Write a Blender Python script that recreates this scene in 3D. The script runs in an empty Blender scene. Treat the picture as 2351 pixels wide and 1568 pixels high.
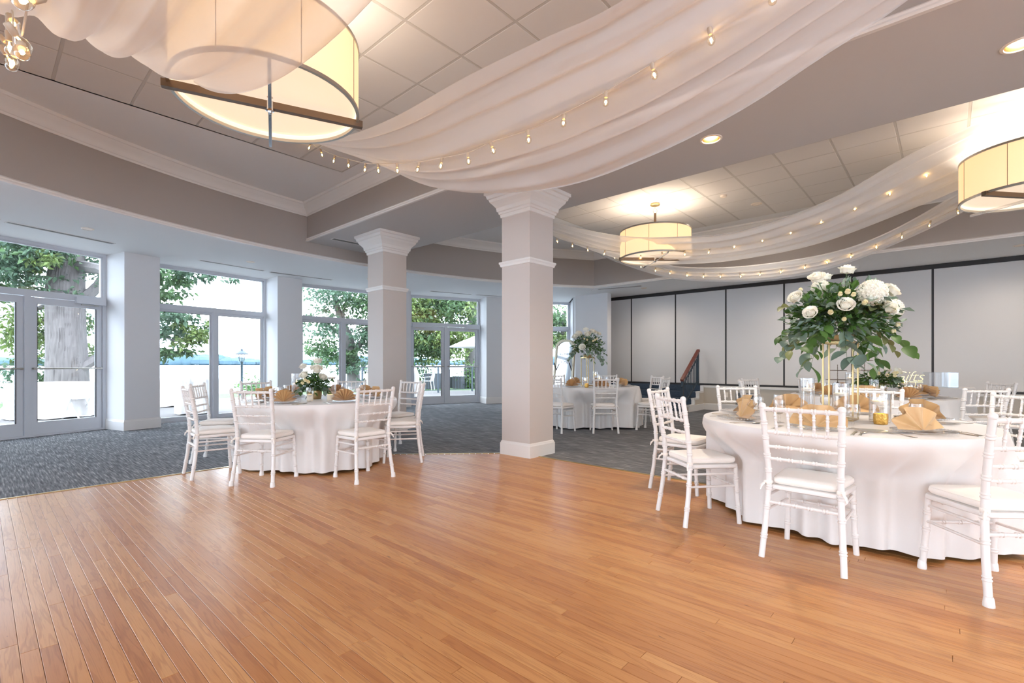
import bpy, math, random
from mathutils import Vector, Matrix
random.seed(11)
PI = math.pi
SC = bpy.context.scene
COL = SC.collection

# ------------------------------------------------------------------ camera, world, exposure
AX = 42.085                                   # room x axis lies this many degrees right of the view direction
cam = bpy.data.cameras.new('camera')
cam.sensor_width = 36.0
cam.lens = 1106.75 / 2351 * 36.0
cam.shift_y = 51.0 / 2351
cam.clip_end = 4000
co = bpy.data.objects.new('camera', cam)
COL.objects.link(co)
co.location = (0, 0, 1.18)
co.rotation_euler = (PI / 2, 0, math.radians(AX - 90))
SC.camera = co

SKY_STRENGTH = 5.8
EXPOSURE = 1.0
LAMP = 1.05                                     # all warm lamps scale together
w = bpy.data.worlds.new('overcast_sky')
SC.world = w
w.use_nodes = True
nt = w.node_tree
bg = nt.nodes['Background']
tc = nt.nodes.new('ShaderNodeTexCoord')
mp = nt.nodes.new('ShaderNodeMapping')
mp.inputs['Scale'].default_value = (1, 1, 3.0)
nz = nt.nodes.new('ShaderNodeTexNoise')
nz.inputs['Scale'].default_value = 2.2
nz.inputs['Detail'].default_value = 5
cr = nt.nodes.new('ShaderNodeValToRGB')
cr.color_ramp.elements[0].position = 0.36
cr.color_ramp.elements[0].color = (0.62, 0.76, 1.0, 1)
cr.color_ramp.elements[1].position = 0.62
cr.color_ramp.elements[1].color = (0.88, 0.94, 1.0, 1)
nt.links.new(tc.outputs['Generated'], mp.inputs['Vector'])
nt.links.new(mp.outputs['Vector'], nz.inputs['Vector'])
nt.links.new(nz.outputs['Fac'], cr.inputs['Fac'])
nt.links.new(cr.outputs['Color'], bg.inputs['Color'])
bg.inputs['Strength'].default_value = SKY_STRENGTH

SC.view_settings.view_transform = 'Standard'
SC.view_settings.look = 'None'
SC.view_settings.gamma = 1.0
SC.view_settings.use_curve_mapping = False
SC.view_settings.exposure = EXPOSURE
SC.render.engine = 'CYCLES'
SC.cycles.use_denoising = True
SC.cycles.max_bounces = 10
SC.cycles.diffuse_bounces = 5
SC.cycles.transparent_max_bounces = 24
SC.cycles.transmission_bounces = 6
SC.cycles.caustics_reflective = False
SC.cycles.caustics_refractive = False
SC.cycles.sample_clamp_indirect = 6.0

# ------------------------------------------------------------------ materials
def lin(c):
    r = []
    for v in c[:3]:
        v /= 255.0
        r.append(v / 12.92 if v <= 0.04045 else ((v + 0.055) / 1.055) ** 2.4)
    return (r[0], r[1], r[2], 1.0)

def pmat(name, rgb, rough=0.5, metal=0.0, spec=0.5, var=0.0, vscale=4.0, bump=0.0, bscale=60.0, stretch=(1, 1, 1), trans=0.0, coat=0.0, sheen=0.0):
    m = bpy.data.materials.new(name)
    m.use_nodes = True
    t = m.node_tree
    b = t.nodes['Principled BSDF']
    c = lin(rgb)
    b.inputs['Base Color'].default_value = c
    b.inputs['Roughness'].default_value = rough
    b.inputs['Metallic'].default_value = metal
    b.inputs['Specular IOR Level'].default_value = spec
    b.inputs['Transmission Weight'].default_value = trans
    b.inputs['Coat Weight'].default_value = coat
    b.inputs['Sheen Weight'].default_value = sheen
    if var or bump:
        tc = t.nodes.new('ShaderNodeTexCoord')
        mp = t.nodes.new('ShaderNodeMapping')
        mp.inputs['Scale'].default_value = stretch
        t.links.new(tc.outputs['Object'], mp.inputs['Vector'])
    if var:
        n = t.nodes.new('ShaderNodeTexNoise')
        n.inputs['Scale'].default_value = vscale
        n.inputs['Detail'].default_value = 4
        t.links.new(mp.outputs['Vector'], n.inputs['Vector'])
        mx = t.nodes.new('ShaderNodeMix')
        mx.data_type = 'RGBA'
        mx.inputs['A'].default_value = tuple(v * (1 - var) for v in c[:3]) + (1,)
        mx.inputs['B'].default_value = tuple(min(1, v * (1 + var)) for v in c[:3]) + (1,)
        t.links.new(n.outputs['Fac'], mx.inputs['Factor'])
        t.links.new(mx.outputs['Result'], b.inputs['Base Color'])
    if bump:
        n2 = t.nodes.new('ShaderNodeTexNoise')
        n2.inputs['Scale'].default_value = bscale
        n2.inputs['Detail'].default_value = 3
        t.links.new(mp.outputs['Vector'], n2.inputs['Vector'])
        bp = t.nodes.new('ShaderNodeBump')
        bp.inputs['Strength'].default_value = bump
        bp.inputs['Distance'].default_value = 0.01
        t.links.new(n2.outputs['Fac'], bp.inputs['Height'])
        t.links.new(bp.outputs['Normal'], b.inputs['Normal'])
    return m

def emat(name, rgb, strength, mixdiff=None):
    m = bpy.data.materials.new(name)
    m.use_nodes = True
    b = m.node_tree.nodes['Principled BSDF']
    b.inputs['Base Color'].default_value = lin(mixdiff or rgb)
    b.inputs['Roughness'].default_value = 0.7
    b.inputs['Emission Color'].default_value = lin(rgb)
    b.inputs['Emission Strength'].default_value = strength
    return m

def glassmat(name, tint=(255, 255, 255), refl=0.06, edge=0.5, rough=0.0):
    """thin clear glass: light passes straight through, edges mirror the room"""
    m = bpy.data.materials.new(name)
    m.use_nodes = True
    t = m.node_tree
    t.nodes.remove(t.nodes['Principled BSDF'])
    out = t.nodes['Material Output']
    tr = t.nodes.new('ShaderNodeBsdfTransparent')
    tr.inputs['Color'].default_value = lin(tint)
    gl = t.nodes.new('ShaderNodeBsdfGlossy')
    gl.inputs['Roughness'].default_value = rough
    lw = t.nodes.new('ShaderNodeLayerWeight')
    lw.inputs['Blend'].default_value = 0.35
    mr = t.nodes.new('ShaderNodeMapRange')
    mr.inputs['To Min'].default_value = refl
    mr.inputs['To Max'].default_value = edge
    mix = t.nodes.new('ShaderNodeMixShader')
    t.links.new(lw.outputs['Facing'], mr.inputs['Value'])
    t.links.new(mr.outputs['Result'], mix.inputs['Fac'])
    t.links.new(tr.outputs[0], mix.inputs[1])
    t.links.new(gl.outputs[0], mix.inputs[2])
    t.links.new(mix.outputs[0], out.inputs['Surface'])
    return m

def sheermat(name, rgb, opacity):
    m = bpy.data.materials.new(name)
    m.use_nodes = True
    t = m.node_tree
    t.nodes.remove(t.nodes['Principled BSDF'])
    out = t.nodes['Material Output']
    tr = t.nodes.new('ShaderNodeBsdfTransparent')
    df = t.nodes.new('ShaderNodeBsdfDiffuse')
    tl = t.nodes.new('ShaderNodeBsdfTranslucent')
    for n in (df, tl):
        n.inputs['Color'].default_value = lin(rgb)
    m1 = t.nodes.new('ShaderNodeMixShader')
    m1.inputs['Fac'].default_value = 0.45
    t.links.new(df.outputs[0], m1.inputs[1])
    t.links.new(tl.outputs[0], m1.inputs[2])
    m2 = t.nodes.new('ShaderNodeMixShader')
    lw = t.nodes.new('ShaderNodeLayerWeight')
    lw.inputs['Blend'].default_value = 0.3
    mr = t.nodes.new('ShaderNodeMapRange')
    mr.inputs['To Min'].default_value = opacity
    mr.inputs['To Max'].default_value = min(1, opacity + 0.4)
    t.links.new(lw.outputs['Facing'], mr.inputs['Value'])
    t.links.new(mr.outputs['Result'], m2.inputs['Fac'])
    t.links.new(tr.outputs[0], m2.inputs[1])
    t.links.new(m1.outputs[0], m2.inputs[2])
    t.links.new(m2.outputs[0], out.inputs['Surface'])
    return m

def clothmat(name, rgb, rough=0.55, sheen=0.3, spec=0.3):
    m = pmat(name, rgb, rough, spec=spec, sheen=sheen, bump=0.05, bscale=260)
    return m

def leafmat(name, rgb, var=0.35, transl=0.35):
    m = bpy.data.materials.new(name)
    m.use_nodes = True
    t = m.node_tree
    b = t.nodes['Principled BSDF']
    b.inputs['Roughness'].default_value = 0.5
    out = t.nodes['Material Output']
    geo = t.nodes.new('ShaderNodeNewGeometry')
    oi = t.nodes.new('ShaderNodeObjectInfo')
    ad = t.nodes.new('ShaderNodeMath'); ad.operation = 'ADD'
    fr = t.nodes.new('ShaderNodeMath'); fr.operation = 'FRACT'
    t.links.new(geo.outputs['Random Per Island'], ad.inputs[0])
    t.links.new(oi.outputs['Random'], ad.inputs[1])
    t.links.new(ad.outputs[0], fr.inputs[0])
    c = lin(rgb)
    mx = t.nodes.new('ShaderNodeMix'); mx.data_type = 'RGBA'
    mx.inputs['A'].default_value = tuple(v * (1 - var) for v in c[:3]) + (1,)
    mx.inputs['B'].default_value = (min(1, c[0] * (1 + var * 1.3)), min(1, c[1] * (1 + var)), min(1, c[2] * (1 + var * .7)), 1)
    t.links.new(fr.outputs[0], mx.inputs['Factor'])
    t.links.new(mx.outputs['Result'], b.inputs['Base Color'])
    tl = t.nodes.new('ShaderNodeBsdfTranslucent')
    t.links.new(mx.outputs['Result'], tl.inputs['Color'])
    ms = t.nodes.new('ShaderNodeMixShader')
    ms.inputs['Fac'].default_value = transl
    t.links.new(b.outputs[0], ms.inputs[1])
    t.links.new(tl.outputs[0], ms.inputs[2])
    t.links.new(ms.outputs[0], out.inputs['Surface'])
    return m

def woodmat():
    m = bpy.data.materials.new('oak_strip_floor')
    m.use_nodes = True
    t = m.node_tree
    b = t.nodes['Principled BSDF']
    N = t.nodes.new
    geo = N('ShaderNodeNewGeometry'); oi = N('ShaderNodeObjectInfo')
    ad = N('ShaderNodeMath'); ad.operation = 'ADD'
    fr = N('ShaderNodeMath'); fr.operation = 'FRACT'
    t.links.new(geo.outputs['Random Per Island'], ad.inputs[0])
    t.links.new(oi.outputs['Random'], ad.inputs[1])
    t.links.new(ad.outputs[0], fr.inputs[0])
    # each board gets its own stretch of grain
    off = N('ShaderNodeVectorMath'); off.operation = 'SCALE'
    cmb = N('ShaderNodeCombineXYZ')
    for k in range(3):
        t.links.new(fr.outputs[0], cmb.inputs[k])
    t.links.new(cmb.outputs[0], off.inputs[0]); off.inputs['Scale'].default_value = 37.0
    addv = N('ShaderNodeVectorMath'); addv.operation = 'ADD'
    t.links.new(geo.outputs['Position'], addv.inputs[0]); t.links.new(off.outputs[0], addv.inputs[1])
    mp = N('ShaderNodeMapping'); mp.inputs['Scale'].default_value = (1, 0.07, 1)
    t.links.new(addv.outputs[0], mp.inputs['Vector'])
    n1 = N('ShaderNodeTexNoise'); n1.inputs['Scale'].default_value = 22; n1.inputs['Detail'].default_value = 3; n1.inputs['Distortion'].default_value = 0.6
    t.links.new(mp.outputs[0], n1.inputs['Vector'])
    wv = N('ShaderNodeMath'); wv.operation = 'MULTIPLY'; wv.inputs[1].default_value = 30
    t.links.new(n1.outputs['Fac'], wv.inputs[0])
    sn = N('ShaderNodeMath'); sn.operation = 'SINE'
    t.links.new(wv.outputs[0], sn.inputs[0])
    n2 = N('ShaderNodeTexNoise'); n2.inputs['Scale'].default_value = 260; n2.inputs['Detail'].default_value = 2
    mp2 = N('ShaderNodeMapping'); mp2.inputs['Scale'].default_value = (1, 0.03, 1)
    t.links.new(addv.outputs[0], mp2.inputs['Vector']); t.links.new(mp2.outputs[0], n2.inputs['Vector'])
    cr = N('ShaderNodeValToRGB')
    e = cr.color_ramp.elements
    e[0].position = 0.0; e[0].color = lin((182, 122, 72))
    e[1].position = 1.0; e[1].color = lin((206, 152, 96))
    e.new(0.5).color = lin((197, 139, 84))
    t.links.new(fr.outputs[0], cr.inputs['Fac'])
    dk = N('ShaderNodeMix'); dk.data_type = 'RGBA'; dk.blend_type = 'MULTIPLY'
    mrs = N('ShaderNodeMapRange'); mrs.inputs['From Min'].default_value = 0.35; mrs.inputs['From Max'].default_value = 1.0
    mrs.inputs['To Min'].default_value = 0.0; mrs.inputs['To Max'].default_value = 0.5
    t.links.new(sn.outputs[0], mrs.inputs['Value']); t.links.new(mrs.outputs[0], dk.inputs['Factor'])
    t.links.new(cr.outputs['Color'], dk.inputs['A']); dk.inputs['B'].default_value = (0.68, 0.56, 0.46, 1)
    dk2 = N('ShaderNodeMix'); dk2.data_type = 'RGBA'; dk2.blend_type = 'MULTIPLY'
    mr2 = N('ShaderNodeMapRange'); mr2.inputs['From Min'].default_value = 0.5; mr2.inputs['From Max'].default_value = 0.75
    mr2.inputs['To Min'].default_value = 0.0; mr2.inputs['To Max'].default_value = 0.45
    t.links.new(n2.outputs['Fac'], mr2.inputs['Value']); t.links.new(mr2.outputs[0], dk2.inputs['Factor'])
    t.links.new(dk.outputs['Result'], dk2.inputs['A']); dk2.inputs['B'].default_value = (0.7, 0.6, 0.5, 1)
    n4 = N('ShaderNodeTexNoise'); n4.inputs['Scale'].default_value = 30; n4.inputs['Detail'].default_value = 2
    mp4 = N('ShaderNodeMapping'); mp4.inputs['Scale'].default_value = (1, 0.35, 1)
    t.links.new(geo.outputs['Position'], mp4.inputs['Vector']); t.links.new(mp4.outputs[0], n4.inputs['Vector'])
    mr4 = N('ShaderNodeMapRange'); mr4.inputs['From Min'].default_value = 0.74; mr4.inputs['From Max'].default_value = 0.78
    mr4.inputs['To Max'].default_value = 0.7
    t.links.new(n4.outputs['Fac'], mr4.inputs['Value'])
    dk3 = N('ShaderNodeMix'); dk3.data_type = 'RGBA'; dk3.blend_type = 'MULTIPLY'
    t.links.new(mr4.outputs[0], dk3.inputs['Factor']); t.links.new(dk2.outputs['Result'], dk3.inputs['A']); dk3.inputs['B'].default_value = (0.3, 0.22, 0.18, 1)
    t.links.new(dk3.outputs['Result'], b.inputs['Base Color'])
    # worn varnish: gloss varies over the floor
    n3 = N('ShaderNodeTexNoise'); n3.inputs['Scale'].default_value = 1.3; n3.inputs['Detail'].default_value = 5
    t.links.new(geo.outputs['Position'], n3.inputs['Vector'])
    mr3 = N('ShaderNodeMapRange'); mr3.inputs['To Min'].default_value = 0.22; mr3.inputs['To Max'].default_value = 0.44
    t.links.new(n3.outputs['Fac'], mr3.inputs['Value']); t.links.new(mr3.outputs[0], b.inputs['Roughness'])
    b.inputs['Specular IOR Level'].default_value = 0.55
    bp = N('ShaderNodeBump'); bp.inputs['Strength'].default_value = 0.12; bp.inputs['Distance'].default_value = 0.003
    t.links.new(n1.outputs['Fac'], bp.inputs['Height']); t.links.new(bp.outputs[0], b.inputs['Normal'])
    return m

def carpetmat():
    m = bpy.data.materials.new('streaked_carpet')
    m.use_nodes = True
    t = m.node_tree
    b = t.nodes['Principled BSDF']
    N = t.nodes.new
    geo = N('ShaderNodeNewGeometry')
    mp = N('ShaderNodeMapping'); mp.inputs['Scale'].default_value = (1.0, 0.055, 1.0)
    t.links.new(geo.outputs['Position'], mp.inputs['Vector'])
    n1 = N('ShaderNodeTexNoise'); n1.inputs['Scale'].default_value = 70; n1.inputs['Detail'].default_value = 3
    t.links.new(mp.outputs[0], n1.inputs['Vector'])
    n2 = N('ShaderNodeTexNoise'); n2.inputs['Scale'].default_value = 420; n2.inputs['Detail'].default_value = 1
    t.links.new(geo.outputs['Position'], n2.inputs['Vector'])
    mp3 = N('ShaderNodeMapping'); mp3.inputs['Scale'].default_value = (1.0, 0.3, 1.0)
    t.links.new(geo.outputs['Position'], mp3.inputs['Vector'])
    n3 = N('ShaderNodeTexNoise'); n3.inputs['Scale'].default_value = 4; n3.inputs['Detail'].default_value = 3
    t.links.new(mp3.outputs[0], n3.inputs['Vector'])
    a = N('ShaderNodeMath'); a.operation = 'MULTIPLY_ADD'; a.inputs[1].default_value = 0.12
    t.links.new(n2.outputs['Fac'], a.inputs[0]); t.links.new(n1.outputs['Fac'], a.inputs[2])
    a2 = N('ShaderNodeMath'); a2.operation = 'MULTIPLY_ADD'; a2.inputs[1].default_value = 0.22
    t.links.new(n3.outputs['Fac'], a2.inputs[0]); t.links.new(a.outputs[0], a2.inputs[2])
    cr = N('ShaderNodeValToRGB')
    e = cr.color_ramp.elements
    e[0].position = 0.50; e[0].color = lin((84, 85, 88))
    e[1].position = 0.97; e[1].color = lin((188, 186, 183))
    e.new(0.72).color = lin((121, 122, 125))
    t.links.new(a2.outputs[0], cr.inputs['Fac'])
    t.links.new(cr.outputs['Color'], b.inputs['Base Color'])
    b.inputs['Roughness'].default_value = 0.95
    b.inputs['Specular IOR Level'].default_value = 0.15
    bp = N('ShaderNodeBump'); bp.inputs['Strength'].default_value = 0.5; bp.inputs['Distance'].default_value = 0.004
    t.links.new(a.outputs[0], bp.inputs['Height']); t.links.new(bp.outputs[0], b.inputs['Normal'])
    return m

M = dict(
    wall=pmat('greige_wall_paint', (172, 164, 158), 0.75, spec=0.25, bump=0.03, bscale=180),
    pier=pmat('pale_wall_paint', (222, 221, 222), 0.7, spec=0.25, bump=0.03, bscale=180),
    column=pmat('column_paint', (205, 196, 190), 0.7, spec=0.25, bump=0.03, bscale=180),
    white=pmat('white_ceiling_paint', (242, 242, 242), 0.8, spec=0.2),
    beam=pmat('beam_paint', (206, 203, 202), 0.8, spec=0.2),
    trim=pmat('white_trim_paint', (232, 229, 226), 0.45),
    tile=pmat('acoustic_tile', (228, 224, 220), 0.9, spec=0.1, bump=0.12, bscale=320),
    grid=pmat('ceiling_grid', (205, 200, 194), 0.6),
    dark=pmat('dark_track', (38, 34, 34), 0.5),
    panel=pmat('partition_fabric', (218, 214, 211), 0.85, spec=0.15, bump=0.08, bscale=400, stretch=(1, 1, 0.3)),
    alu=pmat('painted_aluminium', (205, 207, 212), 0.4, spec=0.5),
    steel=pmat('brushed_steel', (200, 196, 188), 0.3, metal=1.0),
    bronze=pmat('bronze_bar', (120, 100, 82), 0.4, metal=0.8),
    chrome=pmat('chrome', (210, 212, 216), 0.12, metal=1.0),
    black=pmat('black_rubber', (24, 24, 26), 0.5),
    gold=pmat('gold_metal', (214, 186, 132), 0.25, metal=1.0),
    champagne=pmat('champagne_metal', (186, 164, 120), 0.36, metal=1.0),
    chair=pmat('white_chair_lacquer', (229, 224, 220), 0.28, spec=0.5),
    cushion=clothmat('ivory_cushion', (240, 233, 225), 0.8, 0.2, 0.2),
    cloth=clothmat('white_satin_cloth', (227, 222, 218), 0.42, 0.35, 0.4),
    napkin=clothmat('gold_satin_napkin', (208, 168, 118), 0.42, 0.3, 0.4),
    plate=glassmat('clear_beaded_plate', (255, 255, 255), 0.10, 0.5, 0.12),
    glass=glassmat('window_glass', (250, 252, 252), 0.02, 0.35),
    crystal=glassmat('table_glass', (255, 255, 255), 0.03, 0.6),
    wax=pmat('white_wax', (250, 238, 224), 0.5, spec=0.3),
    flame=emat('candle_flame', (255, 214, 140), 30),
    votive=pmat('gold_mercury_glass', (222, 178, 92), 0.25, metal=0.7, bump=0.5, bscale=90),
    cream=pmat('cream_votive', (236, 226, 206), 0.5),
    water=glassmat('water', (255, 255, 255), 0.015, 0.2),
    petal=leafmat('ivory_petal', (253, 247, 237), 0.07, 0.3),
    bud=leafmat('cream_bud', (244, 236, 200), 0.08, 0.3),
    euca=leafmat('eucalyptus_leaf', (124, 148, 134), 0.38, 0.2),
    green=leafmat('deep_green_leaf', (74, 110, 54), 0.45, 0.25),
    olive=leafmat('olive_leaf', (120, 128, 84), 0.3, 0.25),
    stem=pmat('green_stem', (74, 98, 52), 0.6),
    socket=pmat('lamp_socket', (196, 180, 160), 0.5),
    cord=pmat('lamp_cord', (205, 196, 186), 0.6),
    bulb=glassmat('bulb_glass', (255, 250, 240), 0.05, 0.6),
    filament=emat('filament', (255, 205, 130), 45),
    shade=emat('drum_shade', (255, 204, 140), 0.42, (240, 222, 190)),
    shade_in=emat('drum_diffuser', (255, 228, 198), 0.40, (240, 232, 220)),
    led=emat('downlight_lamp', (255, 222, 176), 14),
    ledoff=pmat('dim_lamp', (150, 120, 95), 0.4, metal=0.5),
    cone=pmat('downlight_reflector', (190, 150, 120), 0.2, metal=0.9),
    sheer=sheermat('sheer_voile', (252, 250, 249), 0.62),
    sheer0=sheermat('sheer_voile_thin', (252, 251, 251), 0.55),
    rail=pmat('dark_teal_steel', (52, 66, 76), 0.45, metal=0.2),
    mahog=pmat('mahogany_rail', (112, 52, 38), 0.35, var=0.25, vscale=9, stretch=(1, 1, 6)),
    step=pmat('blue_grey_stair_carpet', (70, 82, 96), 0.95, var=0.3, vscale=40, bump=0.3, bscale=200),
    plaster=pmat('stage_front_paint', (206, 196, 182), 0.7),
    grille=pmat('vent_metal', (150, 152, 150), 0.5, metal=0.3),
    bark=pmat('furrowed_bark', (104, 98, 97), 0.95, var=0.45, vscale=14, bump=1.0, bscale=22, stretch=(1, 1, 0.16)),
    bark2=pmat('grey_bark', (84, 80, 78), 0.95, var=0.3, vscale=9, bump=0.8, bscale=16, stretch=(1, 1, 0.2)),
    foli=leafmat('tree_leaf', (70, 98, 62), 0.4, 0.35),
    foli2=leafmat('tree_leaf_bluish', (74, 100, 80), 0.4, 0.35),
    foli3=leafmat('tree_leaf_light', (96, 116, 64), 0.35, 0.35),
    shore=pmat('hazed_shore_trees', (64, 86, 96), 0.95, var=0.35, vscale=0.05),  # blue-grey distance haze is mixed into the tree colour
    patio=pmat('pale_concrete', (102, 98, 96), 0.85, var=0.1, vscale=30, bump=0.15, bscale=80),
    lawn=pmat('lawn_grass', (78, 104, 58), 0.95, var=0.35, vscale=12),
    lake=pmat('lake_water', (205, 214, 222), 0.35, spec=1.0),
    extwhite=pmat('white_resin', (240, 240, 242), 0.4),
    grey=pmat('grey_planter', (80, 82, 88), 0.8),
    mirror=pmat('mirror_glass', (225, 232, 236), 0.06, metal=1.0),
    silver=pmat('silver_leaf_frame', (176, 166, 146), 0.35, metal=0.8),
    ink=pmat('white_lettering', (245, 246, 248), 0.6),
    inkb=pmat('dark_marking', (40, 52, 64), 0.6),
    acrylic=glassmat('clear_acrylic', (250, 252, 253), 0.06, 0.5),
    wood=woodmat(), carpet=carpetmat(),
)
M['step'].node_tree.nodes['Principled BSDF'].inputs['Specular IOR Level'].default_value = 0.1

# ------------------------------------------------------------------ mesh builder
class MB:
    def __init__(s):
        s.v = []; s.f = []
    def add(s, vs, fs):
        o = len(s.v)
        s.v.extend([tuple(p) for p in vs])
        s.f.extend([tuple(i + o for i in f) for f in fs])
        return s
    def box(s, c, d, rz=0.0, mat=None):
        hx, hy, hz = d[0] / 2, d[1] / 2, d[2] / 2
        ca, sa = math.cos(rz), math.sin(rz)
        vs = []
        for z in (-hz, hz):
            for x, y in ((-hx, -hy), (hx, -hy), (hx, hy), (-hx, hy)):
                vs.append((c[0] + x * ca - y * sa, c[1] + x * sa + y * ca, c[2] + z))
        return s.add(vs, [(0, 3, 2, 1), (4, 5, 6, 7), (0, 1, 5, 4), (1, 2, 6, 5), (2, 3, 7, 6), (3, 0, 4, 7)])
    def bbox(s, a, b):
        return s.box([(a[i] + b[i]) / 2 for i in range(3)], [abs(b[i] - a[i]) for i in range(3)])
    def bevbox(s, c, d, r=0.004):
        """box with a chamfered top and bottom edge"""
        hx, hy, hz = d[0] / 2, d[1] / 2, d[2] / 2
        rings = [(hx - r, hy - r, -hz), (hx, hy, -hz + r), (hx, hy, hz - r), (hx - r, hy - r, hz)]
        vs = []
        for x, y, z in rings:
            for sx, sy in ((-1, -1), (1, -1), (1, 1), (-1, 1)):
                vs.append((c[0] + sx * x, c[1] + sy * y, c[2] + z))
        fs = [(3, 2, 1, 0), (12, 13, 14, 15)]
        for k in range(3):
            for i in range(4):
                j = (i + 1) % 4
                fs.append((k * 4 + i, k * 4 + j, k * 4 + 4 + j, k * 4 + 4 + i))
        return s.add(vs, fs)
    def tube(s, path, rad, n=8, cap=True, up=None):
        path = [Vector(p) for p in path]
        if not isinstance(rad, (list, tuple)):
            rad = [rad] * len(path)
        vs = []; fs = []
        prev = None
        for i, p in enumerate(path):
            if i == 0: d = path[1] - path[0]
            elif i == len(path) - 1: d = path[-1] - path[-2]
            else: d = (path[i + 1] - path[i - 1])
            d.normalize()
            if prev is None:
                ref = Vector((0, 0, 1)) if abs(d.z) < 0.95 else Vector((1, 0, 0))
                a = d.cross(ref).normalized()
            else:
                a = (prev - d * prev.dot(d))
                a = a.normalized() if a.length > 1e-6 else d.orthogonal().normalized()
            prev = a
            b = d.cross(a)
            for k in range(n):
                t = 2 * PI * k / n
                vs.append(p + (a * math.cos(t) + b * math.sin(t)) * rad[i])
        for i in range(len(path) - 1):
            for k in range(n):
                k2 = (k + 1) % n
                fs.append((i * n + k, i * n + k2, (i + 1) * n + k2, (i + 1) * n + k))
        if cap:
            fs.append(tuple(range(n - 1, -1, -1)))
            fs.append(tuple(range((len(path) - 1) * n, len(path) * n)))
        return s.add(vs, fs)
    def lathe(s, prof, n=20, c=(0, 0, 0), mod=None):
        vs = []; fs = []
        for r, z in prof:
            for k in range(n):
                t = 2 * PI * k / n
                rr = r * (mod(t, r, z) if mod else 1)
                vs.append((c[0] + rr * math.cos(t), c[1] + rr * math.sin(t), c[2] + z))
        for i in range(len(prof) - 1):
            for k in range(n):
                k2 = (k + 1) % n
                fs.append((i * n + k, i * n + k2, (i + 1) * n + k2, (i + 1) * n + k))
        if prof[0][0] > 1e-5: fs.append(tuple(range(n - 1, -1, -1)))
        if prof[-1][0] > 1e-5: fs.append(tuple(range((len(prof) - 1) * n, len(prof) * n)))
        return s.add(vs, fs)
    def lathe_open(s, prof, n=20, c=(0, 0, 0)):
        k = len(s.f)
        s.lathe(prof, n, c)
        if prof[-1][0] > 1e-5: s.f.pop()
        if prof[0][0] > 1e-5: s.f.pop()
        return s
    def sphere(s, c, r, n=8, m=6):
        if not isinstance(r, (list, tuple)): r = (r, r, r)
        vs = [(c[0], c[1], c[2] - r[2])]; fs = []
        for i in range(1, m):
            ph = -PI / 2 + PI * i / m
            for k in range(n):
                t = 2 * PI * k / n
                vs.append((c[0] + r[0] * math.cos(ph) * math.cos(t), c[1] + r[1] * math.cos(ph) * math.sin(t), c[2] + r[2] * math.sin(ph)))
        vs.append((c[0], c[1], c[2] + r[2]))
        for k in range(n):
            k2 = (k + 1) % n
            fs.append((0, 1 + k2, 1 + k))
            for i in range(m - 2):
                fs.append((1 + i * n + k, 1 + i * n + k2, 1 + (i + 1) * n + k2, 1 + (i + 1) * n + k))
            fs.append((1 + (m - 2) * n + k, 1 + (m - 2) * n + k2, len(vs) - 1))
        return s.add(vs, fs)
    def prism(s, poly, z0, z1):
        n = len(poly)
        vs = [(p[0], p[1], z0) for p in poly] + [(p[0], p[1], z1) for p in poly]
        fs = [tuple(range(n - 1, -1, -1)), tuple(range(n, 2 * n))]
        for i in range(n):
            j = (i + 1) % n
            fs.append((i, j, n + j, n + i))
        return s.add(vs, fs)
    def sweep(s, prof, path, closed=False, cap=True):
        """prof: (offset to the left of the path, z); path: 2-D points"""
        P = [Vector((p[0], p[1])) for p in path]
        n = len(P); m = len(prof)
        vs = []; fs = []
        for i, p in enumerate(P):
            if closed:
                d0 = (p - P[i - 1]).normalized(); d1 = (P[(i + 1) % n] - p).normalized()
            else:
                d1 = (P[i + 1] - p).normalized() if i < n - 1 else (p - P[i - 1]).normalized()
                d0 = (p - P[i - 1]).normalized() if i > 0 else d1
            n0 = Vector((-d0.y, d0.x)); n1 = Vector((-d1.y, d1.x))
            mit = (n0 + n1)
            mit = mit / max(0.2, mit.dot(n1)) if mit.length > 1e-6 else n1
            for o, z in prof:
                q = p + mit * o
                vs.append((q.x, q.y, z))
        last = n if closed else n - 1
        for i in range(last):
            j = (i + 1) % n
            for k in range(m):
                k2 = (k + 1) % m
                fs.append((i * m + k, i * m + k2, j * m + k2, j * m + k))
        if not closed and cap:
            fs.append(tuple(range(m))); fs.append(tuple(range((n - 1) * m + m - 1, (n - 1) * m - 1, -1)))
        return s.add(vs, fs)
    def grid(s, nu, nv, fn, closed_u=False):
        vs = [fn(i, j) for j in range(nv) for i in range(nu)]
        fs = []
        for j in range(nv - 1):
            for i in range(nu if closed_u else nu - 1):
                i2 = (i + 1) % nu
                fs.append((j * nu + i, j * nu + i2, (j + 1) * nu + i2, (j + 1) * nu + i))
        return s.add(vs, fs)
    def xform(s, mat):
        s.v = [tuple(mat @ Vector(p)) for p in s.v]
        return s
    def mesh(s, name, mat, smooth=True, ang=40):
        me = bpy.data.meshes.new(name)
        me.from_pydata(s.v, [], s.f)
        me.materials.append(mat)
        if smooth:
            me.polygons.foreach_set('use_smooth', [True] * len(me.polygons))
            me.set_sharp_from_angle(angle=math.radians(ang))
        me.update()
        return me
    def build(s, name, mat, parent=None, smooth=True, ang=40):
        return link(name, s.mesh(name, mat, smooth, ang), parent)

def link(name, data, parent=None, loc=None, rz=None):
    o = bpy.data.objects.new(name, data)
    COL.objects.link(o)
    if parent: o.parent = parent
    if loc: o.location = loc
    if rz is not None: o.rotation_euler = (0, 0, rz)
    return o

def tag(o, label, cat, group=None, kind=None):
    o['label'] = label; o['category'] = cat
    if group: o['group'] = group
    if kind: o['kind'] = kind
    return o

def empty(name, loc=(0, 0, 0), rz=0.0):
    o = bpy.data.objects.new(name, None)
    o.empty_display_size = 0.1
    COL.objects.link(o)
    o.location = loc; o.rotation_euler = (0, 0, rz)
    return o

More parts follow.
